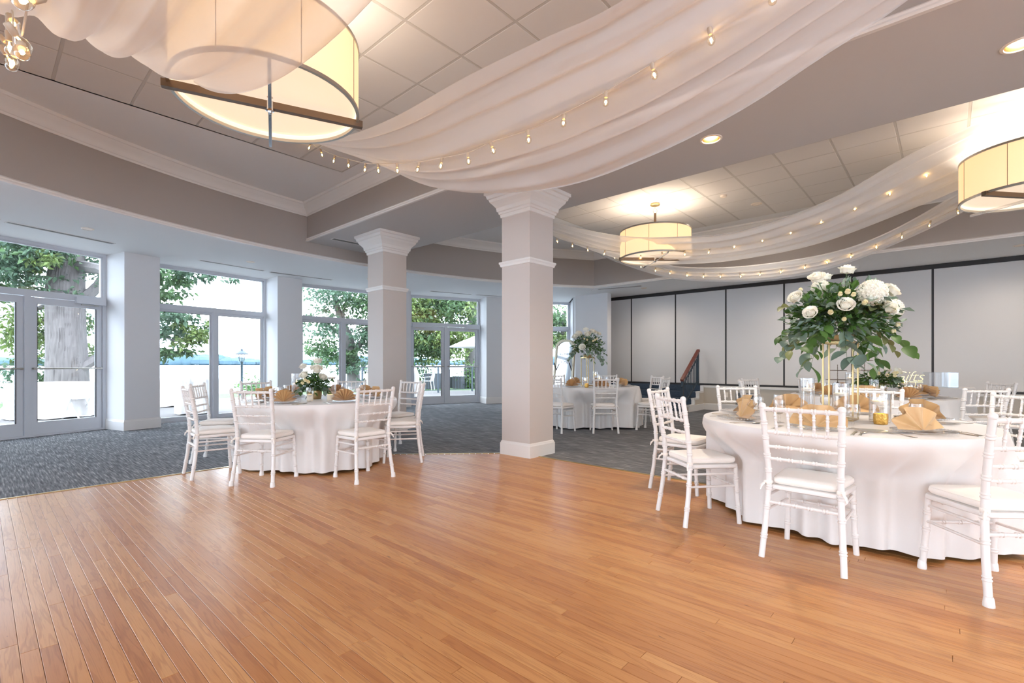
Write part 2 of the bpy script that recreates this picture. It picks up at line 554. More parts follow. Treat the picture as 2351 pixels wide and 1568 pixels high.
def struct(o):
    o['kind'] = 'structure'
    return o

def kids(o):
    return [c for c in o.children]

def copy_tree(o, parent=None):
    c = o.copy()
    COL.objects.link(c)
    if parent: c.parent = parent
    for ch in list(o.children):
        copy_tree(ch, c)
    return c

class Kit:
    """a thing kept as a list of (part name, mesh, local matrix, sub-parts): placed as often as needed"""
    def __init__(s): s.parts = []
    def add(s, name, mesh, mat=None, subs=()):
        s.parts.append((name, mesh, mat, subs)); return s
    def place(s, name, loc, rz=0.0, label=None, cat=None, group=None):
        r = empty(name, loc, rz)
        for n, me, mt, subs in s.parts:
            o = link(n, me, r)
            if mt is not None: o.matrix_local = mt
            for sn, sme in subs:
                link(sn, sme, o)
        if label: tag(r, label, cat, group)
        return r

# view test used only to decide which boards are built one by one
FX, FY = math.cos(math.radians(AX)), math.sin(math.radians(AX))
def view(p):
    t = p[0] * FX + p[1] * FY
    if t < 0.05: return None
    l = p[0] * FY - p[1] * FX
    return 1175.5 + 1106.75 * l / t, 835 - 1106.75 * (p[2] - 1.18) / t, t

# ------------------------------------------------------------------ room constants
CW = (5.0, -0.55); RW = 12.4                    # window wall: polygon round this centre
CB = (4.89, -1.27); RB = 10.03                  # curved bulkhead
ZW, ZB, ZC = 3.15, 3.42, 4.08                   # soffit at windows, beam underside, tray ceiling
BX0, BX1 = 4.05, 5.68                           # beam between the trays
TX1 = 10.78                                     # far side of the second tray
PX = 12.7                                       # folding partition
def ringw(a, r=RW):
    a = math.radians(a)
    return (CW[0] + r * math.cos(a), CW[1] + r * math.sin(a))
def circ_y(x, r=RB):
    return CB[1] + math.sqrt(max(0, r * r - (x - CB[0]) ** 2))
def arc(x0, x1, n, r=RB):
    a0 = math.acos((x0 - CB[0]) / r); a1 = math.acos((x1 - CB[0]) / r)
    return [(CB[0] + r * math.cos(a0 + (a1 - a0) * i / n), CB[1] + r * math.sin(a0 + (a1 - a0) * i / n)) for i in range(n + 1)]
YBACK = -6.8
XLEFT = -6.9

# ------------------------------------------------------------------ floor
sub = MB()
sub.add([(-7.5, YBACK, -.014), (4.77, YBACK, -.014), (4.77, 4.21, -.014), (2.88, 6.1, -.014), (-7.5, 6.1, -.014)], [(0, 1, 2, 3, 4)])
floor = struct(sub.build('floor', M['wood'], smooth=False))
PW = 0.0575
planks = []
rnd = random.Random(5)
ix = 0
x = 4.77
while x > -1.3:
    x0 = x - PW
    xc = (x + x0) / 2
    ytop = min(6.1, 8.98 - xc)
    y = ytop
    first = True
    while y > -2.2:
        L = rnd.choice((1.0, 1.3, 1.6, 1.9, 2.2)) * (rnd.random() if first else 1)
        L = max(0.25, L)
        planks.append((xc, y - L, y)); y -= L; first = False
    x = x0
seen = []
for p in planks:
    best = 0
    for k in range(5):
        q = view((p[0], p[1] + (p[2] - p[1]) * k / 4, 0))
        if q and -20 < q[0] < 2371 and q[1] < 1588:
            best = max(best, (p[2] - p[1]) * 1e3 / q[2] ** 2)
    seen.append((best, p))
seen.sort(key=lambda a: -a[0])
def plank_geo(mb, xc, y0, y1):
    mb.bevbox((xc, (y0 + y1) / 2, -.007), (PW - .0012, y1 - y0 - .0012, .014), .0012)
# clip the row ends to the slanted corner by leaving a thin border strip over them
for b, p in seen[:290]:
    mb = MB(); plank_geo(mb, 0, -(p[2] - p[1]) / 2, (p[2] - p[1]) / 2)
    o = mb.build('plank', M['wood'], floor, smooth=False)
    o.location = (p[0], (p[1] + p[2]) / 2, 0)
mb = MB()
for b, p in seen[290:]:
    plank_geo(mb, *p)
o = mb.build('plank_field', M['wood'], floor, smooth=False); o['kind'] = 'stuff'
# carpet
pts = [ringw(147.5 - k * (147.5 - 50.8) / 40, RW - .02) for k in range(41)]
pts += [(13.6, 9.0), (13.6, YBACK), (4.77, YBACK), (4.77, 4.21), (2.88, 6.1)]
mb = MB().add([(p[0], p[1], 0) for p in pts], [tuple(range(len(pts) - 1, -1, -1))])
struct(mb.build('floor_carpet', M['carpet'], smooth=False))
# slim edging where wood meets carpet
mb = MB().sweep([(-.016, .0), (.016, .0), (.012, .006), (-.012, .006)], [(-7.0, 6.1), (2.88, 6.1), (4.77, 4.21), (4.77, YBACK)])
struct(mb.build('trim_1', M['champagne'], smooth=False))

# ------------------------------------------------------------------ ceilings
def tray(name, x0, x1, y1, y0, ty, tx, clip=None):
    """suspended ceiling: gypsum border plate with a field of lay-in tiles"""
    arcp = arc(x1, x0, 24)
    poly = arcp + [(x0, YBACK), (x1, YBACK)]
    mb = MB().add([(p[0], p[1], ZC + .02) for p in poly], [tuple(range(len(poly)))])
    return struct(mb.build(name, M['grid'], smooth=False))
c1 = tray('ceiling', XLEFT + 1.8, BX0, 0, 0, 0, 0)
c2 = tray('ceiling', BX1, TX1, 0, 0, 0, 0)
def tiles(parent, xs, ys, shape):
    """tiles hang 12 mm under the plate, grid bars in between"""
    g = MB()
    for i in range(len(xs) - 1):
        for j in range(len(ys) - 1):
            xc, yc = (xs[i] + xs[i + 1]) / 2, (ys[j] + ys[j + 1]) / 2
            dx, dy = abs(xs[i + 1] - xs[i]) - .022, abs(ys[j + 1] - ys[j]) - .022
            if not shape(xc, yc): continue
            me = MB().bevbox((0, 0, 0), (dx, dy, .02), .005).mesh('ceiling_tile', M['tile'], False)
            link('ceiling_tile', me, parent, (xc, yc, ZC + .008))
    for xx in xs: g.box((xx, (ys[0] + ys[-1]) / 2, ZC + .010), (.022, abs(ys[-1] - ys[0]), .02))
    for yy in ys: g.box(((xs[0] + xs[-1]) / 2, yy, ZC + .0105), (abs(xs[-1] - xs[0]), .022, .02))
    g.build('ceiling_grid', M['grid'], parent, False)
xs1 = [3.69 - .636 * k for k in range(8)]
ys1 = [6.80 - .68 * k for k in range(12)]
tiles(c1, xs1, ys1, lambda x, y: True)
xs2 = [6.03 + .61 * k for k in range(8)]
ys2 = [5.75 - .66 * k for k in range(15)]
tiles(c2, xs2, ys2, lambda x, y: y < circ_y(x) - .2)
# plaster border round the tiles
def border(parent, x0, x1, xa, xb, ya, yb):
    mb = MB()
    top = arc(x1, x0, 20)
    poly = top + [(x0, ya), (x1, ya)]
    mb.prism(poly, ZC - .001, ZC + .02)
    mb.bbox((x0, ya, ZC - .001), (xa, YBACK, ZC + .02)); mb.bbox((xb, ya, ZC - .001), (x1, YBACK, ZC + .02))
    mb.bbox((xa, yb, ZC - .001), (xb, YBACK, ZC + .02))
    mb.build('ceiling_border', M['white'], parent, False)
border(c1, XLEFT + 1.8, BX0, xs1[-1], 3.69 + .01, 6.81, ys1[-1])
border(c2, BX1, TX1, xs2[0], xs2[-1], 5.76, ys2[-1])
# lowered soffit along the windows (flat ring) and over the partition side
pts_o = [ringw(190 - k * (190 - 50.0) / 40, RW + .3) for k in range(41)]
a0 = math.degrees(math.acos((TX1 - CB[0]) / RB))
RI = RB - .015
pts_i = [(CB[0] + RI * math.cos(math.radians(190 - k * (190 - a0) / 40)), CB[1] + RI * math.sin(math.radians(190 - k * (190 - a0) / 40))) for k in range(41)]
vs = [(p[0], p[1], ZW) for p in pts_o] + [(p[0], p[1], ZW) for p in pts_i]
fs = [(k, 41 + k, 42 + k, k + 1) for k in range(40)]
mb = MB().add(vs, fs)
n0 = len(mb.v)
mb.add([(TX1, pts_i[-1][1], ZW), (14.2, pts_i[-1][1], ZW), (14.2, YBACK, ZW), (TX1, YBACK, ZW), (14.2, 9.6, ZW), pts_o[-1] + (ZW,)], [(0, 1, 2, 3), (0, 5, 4, 1)])
struct(mb.build('ceiling', M['white'], smooth=False))
# roof slab closes everything above
mb = MB().prism([ringw(190 - k * 280 / 40, RW + .35) for k in range(41)], ZC + .2, ZC + .35)
mb.bbox((-9, YBACK - .2, ZC + .2), (14.4, 3, ZC + .35))
struct(mb.build('roof', M['white'], smooth=False))

# unseen eave, added outside to shade the terrace edge
vs = []; fs = []
for k in range(61):
    a = 190 - k * 150 / 60
    vs += [ringw(a, RW + .1) + (ZW + .10,), ringw(a, RW + 1.1) + (ZW + .22,), ringw(a, RW + 1.1) + (ZW + .5,), ringw(a, RW + .1) + (ZW + .6,)]
for k in range(60):
    for q in range(4):
        fs.append((4 * k + q, 4 * k + (q + 1) % 4, 4 * k + 4 + (q + 1) % 4, 4 * k + 4 + q))
struct(MB().add(vs, fs).build('shading_eave', M['white'], smooth=False))
# beam between trays
ya, yb = circ_y(BX0), circ_y(BX1)
poly = arc(BX1, BX0, 6) + [(BX0, YBACK), (BX1, YBACK)]
mb = MB().prism(poly, ZB, ZC + .15)
mb.f.pop(0)                                             # underside is rebuilt with round openings
DLB = [1.75, -.38, -2.5]
xm0, xm1, dxl = 4.70, 5.10, 4.90
arcb = arc(BX1, BX0, 6)
mb.add([p + (ZB,) for p in arcb] + [(BX0, 2.2, ZB), (BX1, 2.2, ZB)], [tuple(range(8, -1, -1))])
mb.add([(BX0, YBACK, ZB), (xm0, YBACK, ZB), (xm0, 2.2, ZB), (BX0, 2.2, ZB)], [(3, 2, 1, 0)])
mb.add([(xm1, YBACK, ZB), (BX1, YBACK, ZB), (BX1, 2.2, ZB), (xm1, 2.2, ZB)], [(3, 2, 1, 0)])
ycur = 2.2
for yl in DLB:
    mb.add([(xm0, yl + .2, ZB), (xm1, yl + .2, ZB), (xm1, ycur, ZB), (xm0, ycur, ZB)], [(3, 2, 1, 0)])
    n0 = len(mb.v); N_ = 32
    for k in range(N_):
        a = 2 * PI * k / N_; c_, s_ = math.cos(a), math.sin(a); q = .2 / max(abs(c_), abs(s_))
        mb.v += [(dxl + .085 * c_, yl + .085 * s_, ZB), (dxl + q * c_, yl + q * s_, ZB)]
    for k in range(N_):
        k2 = (k + 1) % N_
        mb.f.append((n0 + 2 * k, n0 + 2 * k2, n0 + 2 * k2 + 1, n0 + 2 * k + 1))
    ycur = yl - .2
mb.add([(xm0, YBACK, ZB), (xm1, YBACK, ZB), (xm1, ycur, ZB), (xm0, ycur, ZB)], [(3, 2, 1, 0)])
beam = struct(mb.build('beam', M['beam'], smooth=False))
# greige faces on the tray sides
mb = MB()
mb.sweep([(0, ZB), (.004, ZB), (.004, ZC), (0, ZC)], [(BX0, YBACK), (BX0, ya + .05)])
mb.sweep([(0, ZB), (.004, ZB), (.004, ZC), (0, ZC)], [(BX1, yb + .05), (BX1, YBACK)])
mb.build('beam_face', M['wall'], beam, False)

# curved bulkhead wall and straight bulkhead on the partition side
arc_full = [(CB[0] + RB * math.cos(math.radians(a)), CB[1] + RB * math.sin(math.radians(a))) for a in [a0 + k * (192 - a0) / 60 for k in range(61)]]
mb = MB().sweep([(0, ZW + .008), (0, ZC + .05), (-.12, ZC + .05), (-.12, ZW + .008)], arc_full)
struct(mb.build('wall_lake', M['wall']))
mb = MB().sweep([(0, ZW + .008), (0, ZC + .05), (-.12, ZC + .05), (-.12, ZW + .008)], [(TX1, YBACK), (TX1, arc_full[0][1])])
struct(mb.build('wall_right', M['wall'], smooth=False))

# mouldings: cornice under the tray ceilings, bead at the soffit edges
CORN = [(0, ZC - .20), (.012, ZC - .20), (.02, ZC - .175), (.03, ZC - .17), (.045, ZC - .15), (.05, ZC - .13), (.085, ZC - .085), (.12, ZC - .055), (.13, ZC - .04), (.145, ZC - .035), (.155, ZC - .012), (.155, ZC), (0, ZC)]
def bead(z):
    return [(-.005, z - .004), (.028, z - .004), (.032, z + .012), (.022, z + .03), (.026, z + .045), (.012, z + .06), (0, z + .066)]
k1 = [p for p in arc_full if p[0] < BX0 - .02]
k2 = [p for p in arc_full if p[0] > BX1 + .02]
path1 = [(BX0, YBACK), (BX0, circ_y(BX0))] + k1
path2 = [(TX1, YBACK)] + k2 + [(BX1, circ_y(BX1)), (BX1, YBACK)]
struct(MB().sweep(CORN, path1, cap=False).build('trim_2', M['trim'], ang=25))
struct(MB().sweep(CORN, path2, cap=False).build('trim_3', M['trim'], ang=25))
struct(MB().sweep(bead(ZW), arc_full, cap=False).build('trim_4', M['trim'], ang=25))
struct(MB().sweep(bead(ZB), [(BX0, YBACK), (BX0, ya)], cap=False).build('trim_5', M['trim'], ang=25))
struct(MB().sweep(bead(ZW), [(TX1, YBACK), (TX1, arc_full[0][1])], cap=False).build('trim_6', M['trim'], ang=25))

# ------------------------------------------------------------------ columns
def sq(mb, prof, c):
    n = len(prof)
    vs = []
    for h, z in prof:
        for sx, sy in ((-1, -1), (1, -1), (1, 1), (-1, 1)):
            vs.append((c[0] + sx * h, c[1] + sy * h, z))
    fs = []
    for k in range(n - 1):
        for i in range(4):
            j = (i + 1) % 4
            fs.append((k * 4 + i, k * 4 + j, k * 4 + 4 + j, k * 4 + 4 + i))
    fs.append((3, 2, 1, 0)); fs.append(tuple(range(4 * n - 4, 4 * n)))
    return mb.add(vs, fs)
def column(x, y, hb, label):
    r = empty('column', (x, y, 0))
    struct(r); r['label'] = label
    h = .238
    sq(MB(), [(h, 0), (h, ZB)], (0, 0)).build('shaft', M['column'], r, False)
    sq(MB(), [(h + .018, 0), (h + .018, .145), (h + .012, .155), (h + .008, .17), (h, .18)], (0, 0)).build('baseboard', M['trim'], r, False)
    z = 2.44
    sq(MB(), [(h, z), (h + .014, z + .006), (h + .02, z + .03), (h + .03, z + .045), (h + .03, z + .065), (h, z + .075)], (0, 0)).build('band', M['trim'], r, False)
    z = 3.085
    sq(MB(), [(h, z), (h + .014, z + .005), (h + .018, z + .045), (h + .03, z + .05), (h + .034, z + .075), (h + .05, z + .085), (h + .055, z + .13),
              (h + .08, z + .165), (h + .115, z + .205), (h + .125, z + .235), (h + .14, z + .245), (h + .15, z + .285), (h + .17, z + .295), (h + .17, ZB)], (0, 0)).build('capital', M['trim'], r, False)
    return r
column(4.845, 4.10, 0, 'square column in front, beside the wooden floor corner')
column(4.845, 7.35, 0, 'square column further back, behind the round table by the windows')

# ------------------------------------------------------------------ window wall
def box_uv(mb, o, u, n, u0, u1, z0, z1, d0, d1):
    vs = []
    for z in (z0, z1):
        for uu, dd in ((u0, d0), (u1, d0), (u1, d1), (u0, d1)):
            vs.append((o[0] + u[0] * uu + n[0] * dd, o[1] + u[1] * uu + n[1] * dd, z))
    return mb.add(vs, [(0, 3, 2, 1), (4, 5, 6, 7), (0, 1, 5, 4), (1, 2, 6, 5), (2, 3, 7, 6), (3, 0, 4, 7)])
wn = [0]; dn = [0]
def window(aL, aR, doors=False, ends=None):
    wn[0] += 1
    A, B = ends or (ringw(aL), ringw(aR))
    W = math.dist(A, B)
    u = ((B[0] - A[0]) / W, (B[1] - A[1]) / W)
    n = (-u[1], u[0])                                    # outward
    if n[0] * (A[0] - CW[0]) + n[1] * (A[1] - CW[1]) < 0: n = (-n[0], -n[1])
    r = struct(empty('window_%d' % wn[0]))
    def part(name, mat, boxes, parent=None, smooth=False):
        mb = MB()
        for b in boxes: box_uv(mb, A, u, n, *b)
        return mb.build(name, M[mat], parent or r, smooth)
    H = ZW
    part('window_frame', 'alu', [(0, .055, 0, H, -.05, .06), (W - .055, W, 0, H, -.05, .06), (.055, W - .055, H - .05, H, -.05, .06), (.055, W - .055, 0, .03, -.05, .06)])
    part('transom', 'alu', [(.055, W - .055, 2.27, 2.37, -.05, .06)])
    part('pane', 'glass', [(.055, W - .055, 2.37, H - .05, 0, .006)])
    part('glazing_bead', 'alu', [(.055, W - .055, H - .075, H - .05, -.03, .02), (.055, .08, 2.37, H - .05, -.03, .02), (W - .08, W - .055, 2.37, H - .05, -.03, .02)])
    mid = W / 2
    part('mullion', 'alu', [(mid - .04, mid + .04, .03, 2.27, -.05, .06)])
    if doors:
        for k, (a, b) in enumerate(((.06, mid - .045), (mid + .045, W - .06))):
            dn[0] += 1
            sl = .085
            d = part('door_leaf', 'alu', [(a, a + sl, .02, 2.26, -.02, .03), (b - sl, b, .02, 2.26, -.02, .03), (a + sl, b - sl, 2.15, 2.26, -.02, .03), (a + sl, b - sl, .02, .23, -.02, .03)])
            part('pane', 'glass', [(a + sl, b - sl, .23, 2.15, 0, .006)], d)
            part('gasket', 'dark', [(b - sl - .012, b - sl, .23, 2.15, -.024, .0), (a + sl, a + sl + .006, .23, 2.15, -.022, .0)], d)
            mb = MB()
            p0 = (A[0] + u[0] * (a + .02) - n[0] * .075, A[1] + u[1] * (a + .02) - n[1] * .075, 1.10)
            p1 = (A[0] + u[0] * (b - .02) - n[0] * .075, A[1] + u[1] * (b - .02) - n[1] * .075, 1.10)
            mb.tube([p0, p1], .013, 10)
            for p in (a + .035, b - .035):
                q = (A[0] + u[0] * p, A[1] + u[1] * p)
                mb.tube([(q[0] - n[0] * .085, q[1] - n[1] * .085, 1.10), (q[0] - n[0] * .02, q[1] - n[1] * .02, 1.10)], .018, 8)
            mb.build('push_bar', M['steel'], d)
            # pull handle outside
            hu = b - .05 if k == 0 else a + .05
            q = (A[0] + u[0] * hu, A[1] + u[1] * hu)
            hz = [(n[0] * .03, .80), (n[0] * .09, .82), (n[0] * .09, 1.06), (n[0] * .03, 1.08)]
            mb = MB().tube([(q[0] + n[0] * dd, q[1] + n[1] * dd, z) for dd, z in ((.03, .80), (.08, .80), (.10, .83), (.10, 1.0), (.08, 1.03), (.03, 1.03))], .012, 8)
            mb.build('pull_handle', M['steel'], d)
            # closer box at the top of the leaf
            s0, s1 = (b - .42, b + .02) if k == 1 else (a + .02, a + .46)
            c = part('door_closer', 'alu', [(s0, s1, 2.22, 2.33, -.12, -.05)], d)
            part('closer_arm', 'steel', [(s0 + .08, s0 + .34, 2.195, 2.21, -.09, -.07)], c)
    else:
        for a, b in ((.055, mid - .04), (mid + .04, W - .055)):
            sl = .045
            d = part('sash', 'alu', [(a, a + sl, .03, 2.27, -.015, .03), (b - sl, b, .03, 2.27, -.015, .03), (a + sl, b - sl, 2.22, 2.27, -.015, .03), (a + sl, b - sl, .03, .10, -.015, .03)])
            part('pane', 'glass', [(a + sl, b - sl, .10, 2.22, 0, .006)], d)
            part('gasket', 'dark', [(a + sl, b - sl, 2.212, 2.22, -.012, .0), (b - sl - .008, b - sl, .10, 2.22, -.012, .0)], d)
    return r
PITCH, WID = 13.85, 10.2
R2 = 92.35                                              # right end of the window left of the middle
rights = [R2 + PITCH * k for k in (-3, -2, -1, 0, 1, 2, 3, 4, 5, 6, 7)]
for rt in sorted(rights):
    window(rt + WID, rt, doors=(abs(rt - (R2 + PITCH)) < .1 or abs(rt - (R2 - 2 * PITCH)) < .1))
def pier(left):
    """left = right end of the window on its left side (angle)"""
    a, b = left, left - (PITCH - WID)
    poly = [ringw(a, RW + .2), ringw(a, RW - .65), ringw(a - 2.75, RW - .65), ringw(b, RW - .02), ringw(b, RW + .2)]
    r = MB().prism(poly, 0, ZW).build('wall_pier', M['pier'], smooth=False)
    struct(r)
    base = [(0, 0), (-.018, 0), (-.018, .15), (-.012, .165), (-.008, .185), (0, .19)]
    base = [(-o, z) for o, z in base]
    mb = MB().sweep([(o, z) for o, z in base], [ringw(a, RW - .06), ringw(a, RW - .65), ringw(a - 2.75, RW - .65), ringw(b, RW - .06)][::-1], cap=True)
    mb.build('baseboard', M['trim'], r, False)
for rt in sorted(rights)[1:]:
    pier(rt)
# end wall right of the last window
e = ringw(R2 - 3 * PITCH)
poly = [e, (11.7, 8.07), (11.7, 7.0), (11.90, 7.0), (11.90, 8.3), (13.4, 8.3), (13.4, 9.6), (e[0] + .3, e[1] + .3)]
struct(MB().prism(poly, 0, ZW).build('wall_end', M['pier'], smooth=False))
mb = MB().sweep([(0, 0), (.016, 0), (.016, .15), (.01, .18), (0, .19)], [(11.90, 7.0), (11.7, 7.0), (11.7, 8.07), (e[0] - .02, e[1] - .02)])
struct(mb.build('baseboard_end', M['trim'], smooth=False))
# rest of the shell, behind the camera, with windows added for daylight
struct(MB().bbox((-9, YBACK - .2, ZW), (14, YBACK, ZC + .2)).build('wall_back', M['wall'], smooth=False))
xw = 4.2
while xw > -6.0:
    window(0, 0, ends=((xw, YBACK - .1), (xw - 2.5, YBACK - .1)))  # unseen window put in to bring more daylight inside
    struct(MB().bbox((xw - 2.95, YBACK - .2, 0), (xw - 2.5, YBACK + .25, ZW)).build('wall_pier', M['pier'], smooth=False))
    xw -= 2.95
struct(MB().bbox((4.2, YBACK - .2, 0), (14, YBACK, ZW)).build('wall_pier', M['pier'], smooth=False))
struct(MB().bbox((-9, YBACK - .2, 0), (xw - .0, YBACK, ZW)).build('wall_pier', M['pier'], smooth=False))

# ------------------------------------------------------------------ stage, partition, steps
ZS = 0.62
stage = struct(MB().bbox((12.55, YBACK, 0), (13.6, 4.72, ZS - .05)).build('stage_platform', M['plaster'], smooth=False))
struct(MB().bbox((12.52, YBACK, ZS - .05), (13.6, 4.74, ZS)).build('trim_7', M['trim'], smooth=False))
mb = MB().sweep([(0, 0), (.016, 0), (.016, .14), (.01, .165), (0, .17)], [(12.55, YBACK), (12.55, 4.74)])
struct(mb.build('baseboard_stage', M['trim'], smooth=False))
struct(MB().bbox((12.55, 4.72, 0), (13.6, 8.3, ZS)).build('stage_landing', M['step'], smooth=False))
part_wall = struct(empty('wall_partition'))
ys = [8.117] + [6.80 - 1.317 * k for k in range(13)]
ztop, zbot = 3.06, ZS + .045
for i in range(len(ys) - 1):
    yy0, yy1 = ys[i + 1] + .012, ys[i] - .012
    if yy1 - yy0 < .1: continue
    MB().bevbox((PX + .04, (yy0 + yy1) / 2, (ztop + zbot) / 2), (.08, yy1 - yy0, ztop - zbot), .006).build('panel', M['panel'], part_wall, False)
MB().bbox((PX - .01, ys[-1], ztop), (PX + .1, 8.3, ZW)).build('top_track', M['dark'], part_wall, False)
MB().bbox((PX - .01, ys[-1], ZS), (PX + .1, 8.3, zbot)).build('bottom_seal', M['dark'], part_wall, False)
mb = MB()
for yv in ys[1:]:
    mb.bbox((PX - .004, yv - .018, zbot), (PX + .1, yv + .018, ztop))
mb.build('seam', M['dark'], part_wall, False)
struct(MB().bbox((13.45, YBACK, 0), (13.6, 9, ZC + .1)).build('wall_far', M['wall'], smooth=False))

# steps up to the stage
steps = empty('stair', (0, 0, 0))
tag(steps, 'short flight of blue-grey carpeted steps up to the folding partition', 'stairs')
for k in range(4):
    x0 = 12.56 - .29 * (3 - k)
    MB().bevbox(((x0 + 12.56 + .01) / 2 - .005 if k < 3 else 12.555, (4.74 + 6.98) / 2, .155 * k + .0775), (12.57 - x0 if k < 3 else .03, 2.22, .155), .012).build('step', M['step'], steps, False)
prof = [(11.62, 0), (11.62, .155)]
for k in range(3):
    prof += [(11.66 + .29 * (k + 1) - .0, .155 * (k + 1)), (11.66 + .29 * (k + 1), .155 * (k + 2))]
prof += [(12.58, .62), (12.58, 0)]
mb = MB()
def side_prism(mb, prof, y0, y1):
    n = len(prof)
    vs = [(p[0], y0, p[1]) for p in prof] + [(p[0], y1, p[1]) for p in prof]
    fs = [tuple(range(n)), tuple(range(2 * n - 1, n - 1, -1))]
    for i in range(n):
        j = (i + 1) % n
        fs.append((i, n + i, n + j, j))
    return mb.add(vs, fs)
side_prism(mb, prof, 4.68, 4.735)
mb.build('stringer', M['plaster'], steps, False)
mb = MB()
for k in range(3):
    xa = 11.66 + .29 * k
    mb.bbox((xa - .05, 4.66, .155 * (k + 1) - .03), (xa + .29, 4.74, .155 * (k + 1) + .012))
    mb.bbox((xa + .29 - .03, 4.66, .155 * (k + 1)), (xa + .29 + .012, 4.74, .155 * (k + 2)))
mb.bbox((11.61, 4.655, 0), (12.56, 4.68, .15))
mb.build('stringer_trim', M['trim'], steps, False)
# handrail
hr = empty('handrail', (0, 0, 0))
tag(hr, 'dark steel stair handrail with a sloping brown wooden top rail', 'handrail')
yh = 4.80
xa, xb = 11.52, 12.50
za, zb_ = 0.0, .465
MB().box((xa, yh, .38), (.05, .05, .76)).build('post', M['rail'], hr, False)
MB().box((xb, yh, .62 + .42), (.05, .05, .84)).build('post', M['rail'], hr, False)
def slope(zoff_a, zoff_b, r, name, mat):
    d = Vector((xb - xa, 0, zoff_b - zoff_a))
    mb = MB()
    L = d.length + .10
    mb.box((0, 0, 0), (L, r[0], r[1]))
    ang = math.atan2(d.z, d.x)
    mb.xform(Matrix.Translation(((xa + xb) / 2, yh, (zoff_a + zoff_b) / 2)) @ Matrix.Rotation(-ang, 4, 'Y'))
    return mb.build(name, M[mat], hr, False)
slope(.80, 1.50, (.075, .055), 'top_rail', 'mahog')
slope(.64, 1.34, (.03, .03), 'mid_rail', 'rail')
slope(.10, .74, (.03, .03), 'bottom_rail', 'rail')
for k in range(1, 10):
    f = k / 10
    xx = xa + (xb - xa) * f
    top = .64 + .70 * f if k % 2 else .78 + .70 * f
    MB().box((xx, yh, (top + .10 + .64 * f) / 2), (.016, .016, top - (.10 + .64 * f))).build('baluster', M['rail'], hr, False)

# vent and outlet in the stage front
v = empty('floor_vent', (12.545, 3.62, .32)); tag(v, 'square grey return-air grille low in the stage front', 'vent')
MB().box((0, 0, 0), (.03, .52, .30)).build('vent_frame', M['grille'], v, False)
for k in range(6):
    MB().box((-.017, 0, -.115 + k * .046), (.012, .46, .03)).build('vent_slat', M['grey'], v, False)
tag(MB().bevbox((12.54, 4.10, .40), (.02, .08, .12), .004).build('wall_outlet', M['wax'], smooth=False), 'cream wall outlet plate beside the stage-front grille', 'outlet')

# ------------------------------------------------------------------ ceiling fittings
def downlight_recessed(x, y, z, r, label, power):
    t = empty('downlight', (x, y, z)); tag(t, label, 'light')
    MB().lathe_open([(r * 1.22, .0), (r * 1.22, -.004), (r * 1.0, -.008), (r * .97, -.002), (r * .97, .004)], 32).build('trim_ring', M['wax'], t)
    MB().lathe_open([(r * .97, .0), (r * .94, .04), (r * .80, .10), (r * .72, .115)], 32).build('reflector', M['cone'], t)
    MB().lathe([(r * .84, .062), (r * .5, .05), (0, .046)], 24).build('lamp', M['led'], t)
    l = bpy.data.lights.new('downlight_beam', 'SPOT')
    l.energy = power * LAMP; l.color = (1.0, .88, .74); l.spot_size = math.radians(125); l.spot_blend = .8; l.shadow_soft_size = .05
    lo = bpy.data.objects.new('downlight_beam', l); COL.objects.link(lo); lo.parent = t; lo.location = (0, 0, .03)
def downlight_flush(x, y, z, r, label, power, on=True):
    t = empty('downlight', (x, y, z)); tag(t, label, 'light')
    MB().lathe([(r * 1.25, -.001), (r * 1.25, -.005), (r * 1.0, -.013), (r * .94, -.010)], 28).build('trim_ring', M['wax'], t)
    MB().lathe_open([(r * .95, -.011), (r * .72, -.004)], 28).build('reflector', M['cone'], t)
    MB().lathe([(r * .73, -.0035), (0, -.0035)], 24).build('lamp', M['led'] if on else M['ledoff'], t)
    if power:
        l = bpy.data.lights.new('downlight_beam', 'SPOT')
        l.energy = power * LAMP; l.color = (1.0, .88, .74); l.spot_size = math.radians(165); l.spot_blend = 1.0; l.shadow_soft_size = .06
        lo = bpy.data.objects.new('downlight_beam', l); COL.objects.link(lo); lo.parent = t; lo.location = (0, 0, -.03)
downlight_recessed(4.90, 1.75, ZB, .085, 'recessed downlight in the grey beam near the column, lit', 90)
downlight_recessed(4.90, -.38, ZB, .085, 'recessed downlight in the grey beam, cut by the picture edge', 90)
downlight_recessed(4.90, -2.5, ZB, .085, 'recessed downlight in the beam, outside the picture', 90)
downlight_flush(9.46, 2.57, ZC, .075, 'small bright downlight in the tiled ceiling by the second drape', 30)
downlight_flush(1.07, 9.31, ZW, .06, 'small unlit downlight in the white soffit above the glass doors', 0, False)
downlight_flush(3.53, 10.0, ZW, .06, 'small unlit downlight in the soffit above the sliding window', 0, False)
downlight_flush(6.09, 9.94, ZW, .06, 'small unlit downlight in the soffit, half behind the rear column', 0, False)
downlight_flush(11.6, 5.86, ZW, .065, 'small downlight in the soffit in front of the folding partition', 38)
downlight_flush(11.6, -.89, ZW, .065, 'small lit downlight in the soffit high by the partition end', 38)
downlight_flush(11.6, 2.5, ZW, .065, 'small downlight added in the soffit above the bouquet to light the partition', 38)  # extra downlight, added to brighten the partition
downlight_flush(11.6, -4.3, ZW, .065, 'small unseen downlight added in the soffit to light the partition', 38)  # another added downlight, out of view, for the partition

